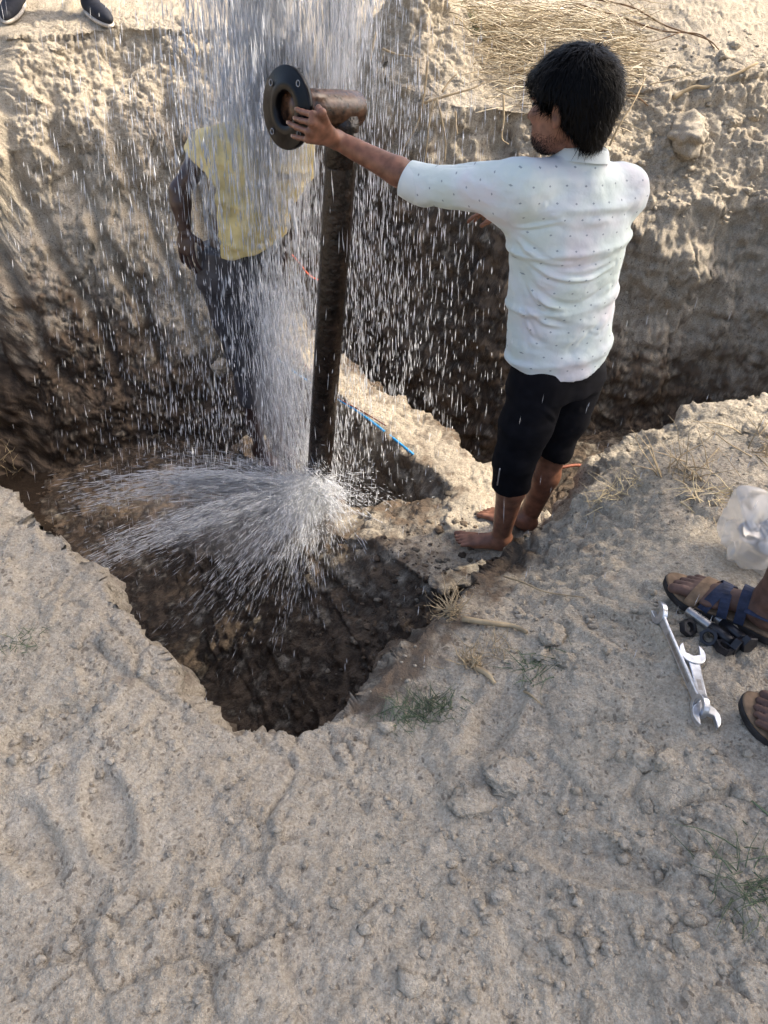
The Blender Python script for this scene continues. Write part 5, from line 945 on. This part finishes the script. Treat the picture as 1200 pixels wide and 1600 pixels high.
weed(on_ground(845, 1045), 60, 0.08, M['grass'], 'flattened grey-green tuft beside the pile of small clods', 'grass tuft', 7, 1.2, 0.2, 0.0015, 'grass_tuft', 0.12)
weed(on_ground(40, 1005), 44, 0.05, M['grass'], 'sparse green sprigs on the near left mound', 'grass tuft', 8, 0.8, 0.6, 0.0011, 'grass_tuft')
weed(on_ground(1180, 1390), 80, 0.10, M['grass'], 'green grass at the lower right edge of the ground', 'grass tuft', 9, 0.9, 0.5, 0.0014, 'grass_tuft', 0.10)
weed(on_ground(1185, 1310), 8, 0.16, M['grass'], 'long green blades leaning at the right edge below the sandals', 'grass tuft', 10, 1.2, 0.3, 0.0025, 'grass_tuft', 0.10)
weed(at(745, 20, 4.9), 160, 0.10, M['grass'], 'greyish green weeds beside the straw heap on the far rim', 'grass tuft', 11, 0.8, 0.6, 0.0018, 'grass_tuft')
c = at(962, 6, 5.1); V, Fq = crumple(np.array([c[0], c[1], gz(c[0], c[1]) + 0.03]), np.array([0.06, 0.05, 0.035]), 0.006, 31, 0.012); tag(mesh_obj('plastic_scrap', V, Fq, M['trash']), 'pale blue plastic scrap at the top beyond the straw heap', 'litter')

# ------------------------------------------------------------------ water: falling threads, drops and the jets from the foot of the pipe
def water_material():
    m = bpy.data.materials.new('white_water'); m.use_nodes = True; N, L = nodes_of(m); N.remove(N['Principled BSDF']); out = N['Material Output']
    t = N.new('ShaderNodeBsdfTransparent'); d = N.new('ShaderNodeBsdfTranslucent'); d.inputs[0].default_value = (0.96, 0.97, 0.99, 1); f = N.new('ShaderNodeBsdfDiffuse'); f.inputs[0].default_value = (0.93, 0.95, 0.98, 1); g = N.new('ShaderNodeBsdfGlossy'); g.inputs['Roughness'].default_value = 0.12
    # broken water scatters light from every side alike, most of it from the open sky above
    ge = N.new('ShaderNodeNewGeometry'); vm = N.new('ShaderNodeVectorMath'); vm.operation = 'MULTIPLY_ADD'; L.new(ge.outputs['Normal'], vm.inputs[0]); vm.inputs[1].default_value = (0.5, 0.5, 0.5); vm.inputs[2].default_value = (0, 0, 0.8); vn = N.new('ShaderNodeVectorMath'); vn.operation = 'NORMALIZE'; L.new(vm.outputs[0], vn.inputs[0]); L.new(vn.outputs[0], f.inputs['Normal'])
    a = N.new('ShaderNodeMixShader'); a.inputs[0].default_value = 0.75; L.new(d.outputs[0], a.inputs[1]); L.new(f.outputs[0], a.inputs[2])
    at_ = N.new('ShaderNodeAttribute'); at_.attribute_name = 'dense'
    b = N.new('ShaderNodeMixShader'); L.new(at_.outputs['Fac'], b.inputs[0]); L.new(t.outputs[0], b.inputs[1]); L.new(a.outputs[0], b.inputs[2])
    c = N.new('ShaderNodeMixShader'); c.inputs[0].default_value = 0.04; L.new(b.outputs[0], c.inputs[1]); L.new(g.outputs[0], c.inputs[2]); L.new(c.outputs[0], out.inputs[0]); return m
M['water'] = water_material()
def threads(name, P, D, Ln, R_, dense, label):      # slender drawn-out drops: P middle, D direction, length, radius
    n = len(P); D = D / np.linalg.norm(D, axis=1)[:, None]; h = np.where(np.abs(D[:, 2:3]) > 0.9, np.array([[1.0, 0, 0]]), np.array([[0, 0, 1.0]])); A = np.cross(D, h); A /= np.linalg.norm(A, axis=1)[:, None]; B = np.cross(D, A)
    vs = [P - D * (Ln * 0.5)[:, None]]; c = P + D * (Ln * 0.15)[:, None]; r = R_[:, None]
    for k in range(3): t = 2 * math.pi * k / 3; vs.append(c + (A * math.cos(t) + B * math.sin(t)) * r)
    vs.append(P + D * (Ln * 0.5)[:, None]); V = np.stack(vs, 1).reshape(-1, 3); base = np.arange(n)[:, None] * 5
    F = np.concatenate([base + np.array(t) for t in [(0, 1 + (k + 1) % 3, 1 + k) for k in range(3)] + [(4, 1 + k, 1 + (k + 1) % 3) for k in range(3)]])
    o = mesh_obj(name, V, F, M['water'], attrs={'dense': np.repeat(dense, 5)}); return tag(o, label, 'water', kind='stuff')
rng = np.random.default_rng(77)
def above(P, c=0.02): return np.array([p[2] > gz(p[0], p[1]) + c for p in P])
# the thick falling column, in ropes
n = 19000; NR = 120; ru = rng.random(NR); rx = np.where(ru < 0.66, rng.normal(-0.53, 0.095, NR), rng.normal(-0.27, 0.05, NR)); ry = np.where(ru < 0.66, rng.normal(2.90, 0.08, NR), rng.normal(2.96, 0.05, NR)); rlow = np.where(ru < 0.66, rng.uniform(0.2, 1.3, NR), rng.uniform(1.38, 1.6, NR))
k_ = rng.integers(0, NR, n); cz = rng.uniform(0.0, 2.7, n); ok = cz > rlow[k_]; ok &= rng.random(n) < np.clip(0.25 + (cz - 0.2) / 1.1, 0.2, 1); wid = 0.012 + 0.012 * rng.random(n)
P_ = np.stack([rx[k_] + rng.normal(0, 1, n) * wid + 0.02 * np.sin(cz * 5 + k_), ry[k_] + rng.normal(0, 1, n) * wid, cz], 1)[ok]; n = len(P_); D_ = np.stack([rng.normal(0, 0.025, n), rng.normal(0, 0.025, n), -np.ones(n)], 1)
threads('falling_column', P_, D_, rng.uniform(0.02, 0.11, n), rng.gamma(2.0, 0.0010, n) + 0.0004, rng.uniform(0.35, 1.0, n), 'thick curtain of white water falling in front of the yellow T-shirt')
n = 1500; P_ = np.stack([np.where(rng.random(n) < 0.7, rng.normal(-0.53, 0.11, n), rng.normal(-0.27, 0.055, n)), rng.normal(2.92, 0.09, n), rng.uniform(1.0, 2.6, n)], 1); P_ = P_[(P_[:, 0] < -0.36) | (P_[:, 2] > 1.42)]; n = len(P_)
threads('water_veil', P_, np.tile([0, 0, -1.0], (n, 1)) + rng.normal(0, 0.02, (n, 3)), rng.uniform(0.15, 0.4, n), rng.uniform(0.004, 0.010, n), rng.uniform(0.06, 0.16, n), 'soft white veil of water inside the falling curtain')
# the shower round it
n = 26000; rad = np.abs(rng.normal(0, 0.42, n)) + rng.exponential(0.10, n); th = rng.uniform(0, 2 * math.pi, n); x = -0.40 + rad * np.cos(th) * 1.12; y = 3.0 + rad * np.sin(th) * 0.66; z = rng.uniform(-0.55, 2.4, n)
ok = (y > 1.25) & (y < 4.15) & (x > -1.7) & (x < 0.75); ok &= np.where(rad > 0.40, z < 1.25 + 0.5 * rng.random(n), True); P_ = np.stack([x, y, z], 1)[ok]; P_ = P_[rng.random(len(P_)) < np.exp(-np.clip(P_[:, 0] + 0.05, 0, 2) / 0.38)]; dn = noise3(P_ * np.array([5, 5, 1.2])); P_ = P_[dn > -0.12 - 0.3 * rng.random(len(P_))]
P_ = P_[above(P_, 0.03)]; n = len(P_); out = np.stack([P_[:, 0] + 0.4, P_[:, 1] - 3.0, np.zeros(n)], 1) * 0.10; D_ = out + rng.normal(0, 0.05, (n, 3)) + np.array([0, 0, -1.0])
threads('falling_shower', P_, D_, rng.gamma(2.6, 0.014, n) + 0.006, rng.gamma(2.2, 0.00038, n) + 0.00035, rng.uniform(0.4, 1.0, n), 'shower of falling drops all round the riser pipe')
n = 380; P_ = np.stack([rng.uniform(-0.9, 0.9, n), rng.uniform(1.0, 2.4, n), rng.uniform(-0.4, 1.1, n)], 1); P_ = P_[above(P_)]; n = len(P_)
threads('stray_drops', P_, np.tile([0.02, 0.0, -1.0], (n, 1)) + rng.normal(0, 0.03, (n, 3)), rng.uniform(0.012, 0.04, n), rng.uniform(0.0005, 0.0012, n), rng.uniform(0.3, 0.7, n), 'stray drops falling over the near side of the pit')
# jets: each made of filaments that leave the foot of the pipe, arc and break up
O = PB + np.array([-0.04, -0.06, 0.07]); Ps, Ds, Ls, Rs, Ts = [], [], [], [], []
def jet(tgt, fil, per, spread, rmax, dense, arc=0.05, o=O, t0=0.0, t1=1.0, root=0.02):
    tgt = np.asarray(tgt, float); v = tgt - o; L = np.linalg.norm(v); e = np.abs(rng.normal(0, 1, fil)); dirs = rng.normal(0, 1, (fil, 3)); dirs -= np.outer(dirs @ unit(v), unit(v)); reach = rng.uniform(0.45, 1.08, fil); so = rng.normal(0, root, (fil, 3))
    for k in range(fil):
        m = max(3, int(1.7 * per * reach[k])); t = (t0 + (t1 - t0) * rng.random(m) ** 0.9) * reach[k]; p = o + so[k] + np.outer(t, v + dirs[k] * spread) + rng.normal(0, 0.009, (m, 3)) * (0.4 + 2.2 * t)[:, None]; p[:, 2] += arc * 4 * t * (1 - t)
        d = np.tile((v + dirs[k] * spread) / L, (m, 1)) + rng.normal(0, 0.055, (m, 3)); d[:, 2] += arc * 4 * (1 - 2 * t) / L; Ps.append(p); Ds.append(d); Ls.append(rng.uniform(0.015, 0.095, m) * (1 - 0.4 * t)); Rs.append(rmax * rng.uniform(0.25, 1.0, m)); Ts.append(dense * rng.uniform(0.35, 1.0, m) * (1 - 0.5 * t))
JT = at
jet(JT(120, 778, 2.28), 40, 90, 0.032, 0.0024, 1.0, 0.06); jet(JT(235, 728, 2.5), 26, 26, 0.03, 0.0015, 0.8, 0.06); jet(JT(135, 890, 2.03), 38, 90, 0.032, 0.0024, 1.0, 0.045); jet(JT(120, 835, 2.15), 22, 26, 0.10, 0.0012, 0.40, 0.05); jet(JT(330, 790, 2.45), 26, 22, 0.08, 0.0014, 0.5, 0.04)
for tx, ty, Y, k in ((220, 950, 1.95, 16), (290, 965, 1.9, 22), (345, 960, 1.92, 18), (395, 945, 1.95, 22), (440, 935, 1.97, 26), (480, 915, 2.02, 22), (520, 890, 2.08, 20), (560, 850, 2.2, 12), (300, 1010, 1.75, 8)): jet(JT(tx, ty, Y), k, 22, 0.13, 0.0017, 0.8, 0.03, root=0.045)
for k_ in range(14): a = rng.uniform(0.0, 3.3); jet(O + np.array([0.26 * math.cos(a), -0.05, 0.16 * abs(math.sin(a))]), 5, 12, 0.06, 0.0013, 0.42, 0.03, root=0.03)
for k_ in range(10): jet(JT(rng.uniform(440, 560), rng.uniform(770, 830), 2.45), 7, 14, 0.06, 0.0022, 0.8, 0.0, o=PB + np.array([0.0, -0.06, 0.12]), root=0.04)
threads('splash_jets', np.concatenate(Ps), np.concatenate(Ds), np.concatenate(Ls), np.concatenate(Rs), np.concatenate(Ts), 'white jets of water bursting sideways from the foot of the riser pipe')
# water spilling down the legs and the back of the pipe, and drops thrown up
n = 3800; P_ = np.stack([rng.normal(-0.50, 0.07, n), rng.normal(2.80, 0.09, n), rng.uniform(-0.15, 0.75, n)], 1); P_[:, 0] += 0.16 * (0.75 - P_[:, 2]); P_ = P_[above(P_)]; n = len(P_)
threads('trickles', P_, np.tile([0.10, -0.05, -1.0], (n, 1)) + rng.normal(0, 0.09, (n, 3)), rng.uniform(0.02, 0.12, n), rng.uniform(0.0005, 0.0022, n), rng.uniform(0.2, 0.75, n), 'water running down past the dark trousers to the foot of the pipe')
n = 4200; d = rng.normal(0, 1, (n, 3)); d /= np.linalg.norm(d, axis=1)[:, None]; r = np.abs(rng.normal(0, 0.16, n)) ** 1.1 + 0.02; P_ = O + np.array([-0.05, -0.06, -0.03]) + d * r[:, None] * np.array([1.7, 0.9, 0.75]); P_ = P_[above(P_)]; n = len(P_)
threads('froth', P_, rng.normal(0, 1, (n, 3)) + np.array([-0.6, -0.3, -0.2]), rng.uniform(0.006, 0.022, n), rng.uniform(0.0006, 0.0024, n), rng.uniform(0.3, 0.9, n), 'froth and flying drops around the muddy collar at the foot of the pipe')
# fine mist hanging in the column and over the burst
def mist(name, c, r, density, seed, label):
    c = np.asarray(c, float); V, F = ico(3); k = 1 + 0.35 * fbm(V * 1.4 + seed * 5.1, 3); m = bpy.data.materials.new(name); m.use_nodes = True; N, L = nodes_of(m); N.remove(N['Principled BSDF']); v = N.new('ShaderNodeVolumePrincipled'); v.inputs['Color'].default_value = (0.97, 0.98, 1.0, 1); v.inputs['Density'].default_value = density; v.inputs['Anisotropy'].default_value = 0.2; L.new(v.outputs[0], N['Material Output'].inputs['Volume'])
    return tag(mesh_obj(name, c + V * k[:, None] * np.asarray(r), F, m), label, 'mist', kind='stuff')
S.cycles.volume_bounces = 2
mist('column_mist', (-0.52, 2.92, 1.85), (0.21, 0.15, 0.95), 1.2, 1, 'fine mist round the falling curtain of water'); mist('inner_column_mist', (-0.50, 2.90, 1.65), (0.115, 0.09, 0.62), 4.2, 2, 'denser mist at the heart of the falling curtain'); mist('elbow_mist', (-0.25, 2.97, 1.95), (0.075, 0.07, 0.58), 4.0, 3, 'mist rising behind the pipe elbow')
mist('burst_mist', O + np.array([-0.26, -0.16, -0.06]), (0.42, 0.22, 0.12), 1.1, 4, 'mist spreading left over the burst at the foot of the pipe'); mist('foot_mist', O + np.array([-0.04, -0.04, -0.02]), (0.15, 0.12, 0.11), 4.5, 5, 'dense mist at the foot of the pipe'); mist('leg_mist', (-0.50, 2.82, 0.30), (0.10, 0.09, 0.45), 1.8, 6, 'mist in front of the dark wet trousers')
# muddy pool
M['pool'] = new_mat('muddy_water', (0.030, 0.022, 0.016), 0.12, 0.5, 0, 0.3, 3, 0.5, 14, 0.02)
xs = np.linspace(-2.9, 0.5, 120); ys = np.linspace(1.0, 4.4, 120); PX, PY = np.meshgrid(xs, ys); pz = -0.85 + 0.006 * noise3(np.stack([PX.ravel() * 9, PY.ravel() * 9, PX.ravel() * 0], 1)); idx = np.arange(14400).reshape(120, 120)
q = np.stack([idx[:-1, :-1].ravel(), idx[:-1, 1:].ravel(), idx[1:, 1:].ravel(), idx[1:, :-1].ravel()], 1); cxy = np.stack([PX.ravel(), PY.ravel()], 1)[q].mean(1); q = q[inpoly(cxy[:, 0], cxy[:, 1], RIM)]
tag(mesh_obj('pool_water', np.stack([PX.ravel(), PY.ravel(), pz], 1), q, M['pool']), kind='structure')

# ------------------------------------------------------------------ tree added out of the picture, crown shaped to shade near ground, pit and bank
M['bark'] = new_mat('grey_bark', (0.16, 0.12, 0.085), 0.9, 0.2, 0, 0.3, 12, 0.6, 20, 0.02); M['leaf'] = new_mat('green_leaf', (0.07, 0.12, 0.035), 0.6, 0.3, 0, 0.4, 3)
tr = tag(empty('shade_tree', (4.6, 0.9, 0.6)), 'leafy tree added out of view right of the pit to cast shade', 'shade_tree'); b = MB()
trunk = spline([(4.6, 0.9, 0.4), (4.5, 0.95, 2.0), (4.2, 1.1, 3.3), (3.7, 1.4, 4.4)], 6); b.add(*tube(trunk, np.linspace(0.2, 0.08, len(trunk)), 12)); rng = np.random.default_rng(5); TC = np.array([3.25, 1.42, 4.75])
tips = []
for k_ in range(26):
    e = TC + np.array([rng.uniform(-2.1, 2.0), rng.uniform(-1.7, 1.55), rng.uniform(-0.6, 0.8)]); s_ = trunk[rng.integers(8, len(trunk))]; m_ = lerp(s_, e, 0.5) + np.array([0, 0, 0.25]); pp = spline([s_, m_, e], 5); b.add(*tube(pp, np.linspace(0.05, 0.01, len(pp)), 6)); tips.append(pp)
b.build('trunk', M['bark'], tr)
n = 15000; q = rng.normal(0, 1, (n, 3)); q /= np.linalg.norm(q, axis=1)[:, None]; q *= (rng.random(n) ** 0.4)[:, None]; C_ = TC + q * np.array([2.35, 1.72, 1.0]); C2 = np.array([2.80, 3.50, 4.7]) + q[:3200] * np.array([0.45, 0.75, 0.6]); C3 = np.array([2.2, 4.75, 4.7]) + q[5200:8000] * np.array([0.85, 0.5, 0.45]); C_ = np.concatenate([C_, C2, C3]); cl = noise3(C_ * 1.6) > -0.28; C_ = C_[cl]; n = len(C_)  # main crown shades the near ground; side lobes added to shade pit and left bank
a_ = rng.normal(0, 1, (n, 3)); a_[:, 2] *= 0.5; a_ /= np.linalg.norm(a_, axis=1)[:, None]; b_ = np.cross(a_, rng.normal(0, 1, (n, 3)) * np.array([0.4, 0.4, 1])); b_ /= np.linalg.norm(b_, axis=1)[:, None]; s_ = rng.uniform(0.05, 0.10, n)[:, None]
V = np.stack([C_ - a_ * s_, C_ + b_ * s_ * 0.45, C_ + a_ * s_, C_ - b_ * s_ * 0.45], 1).reshape(-1, 3); mesh_obj('crown', V, np.arange(4 * n).reshape(n, 4), M['leaf'], tr, smooth=False)
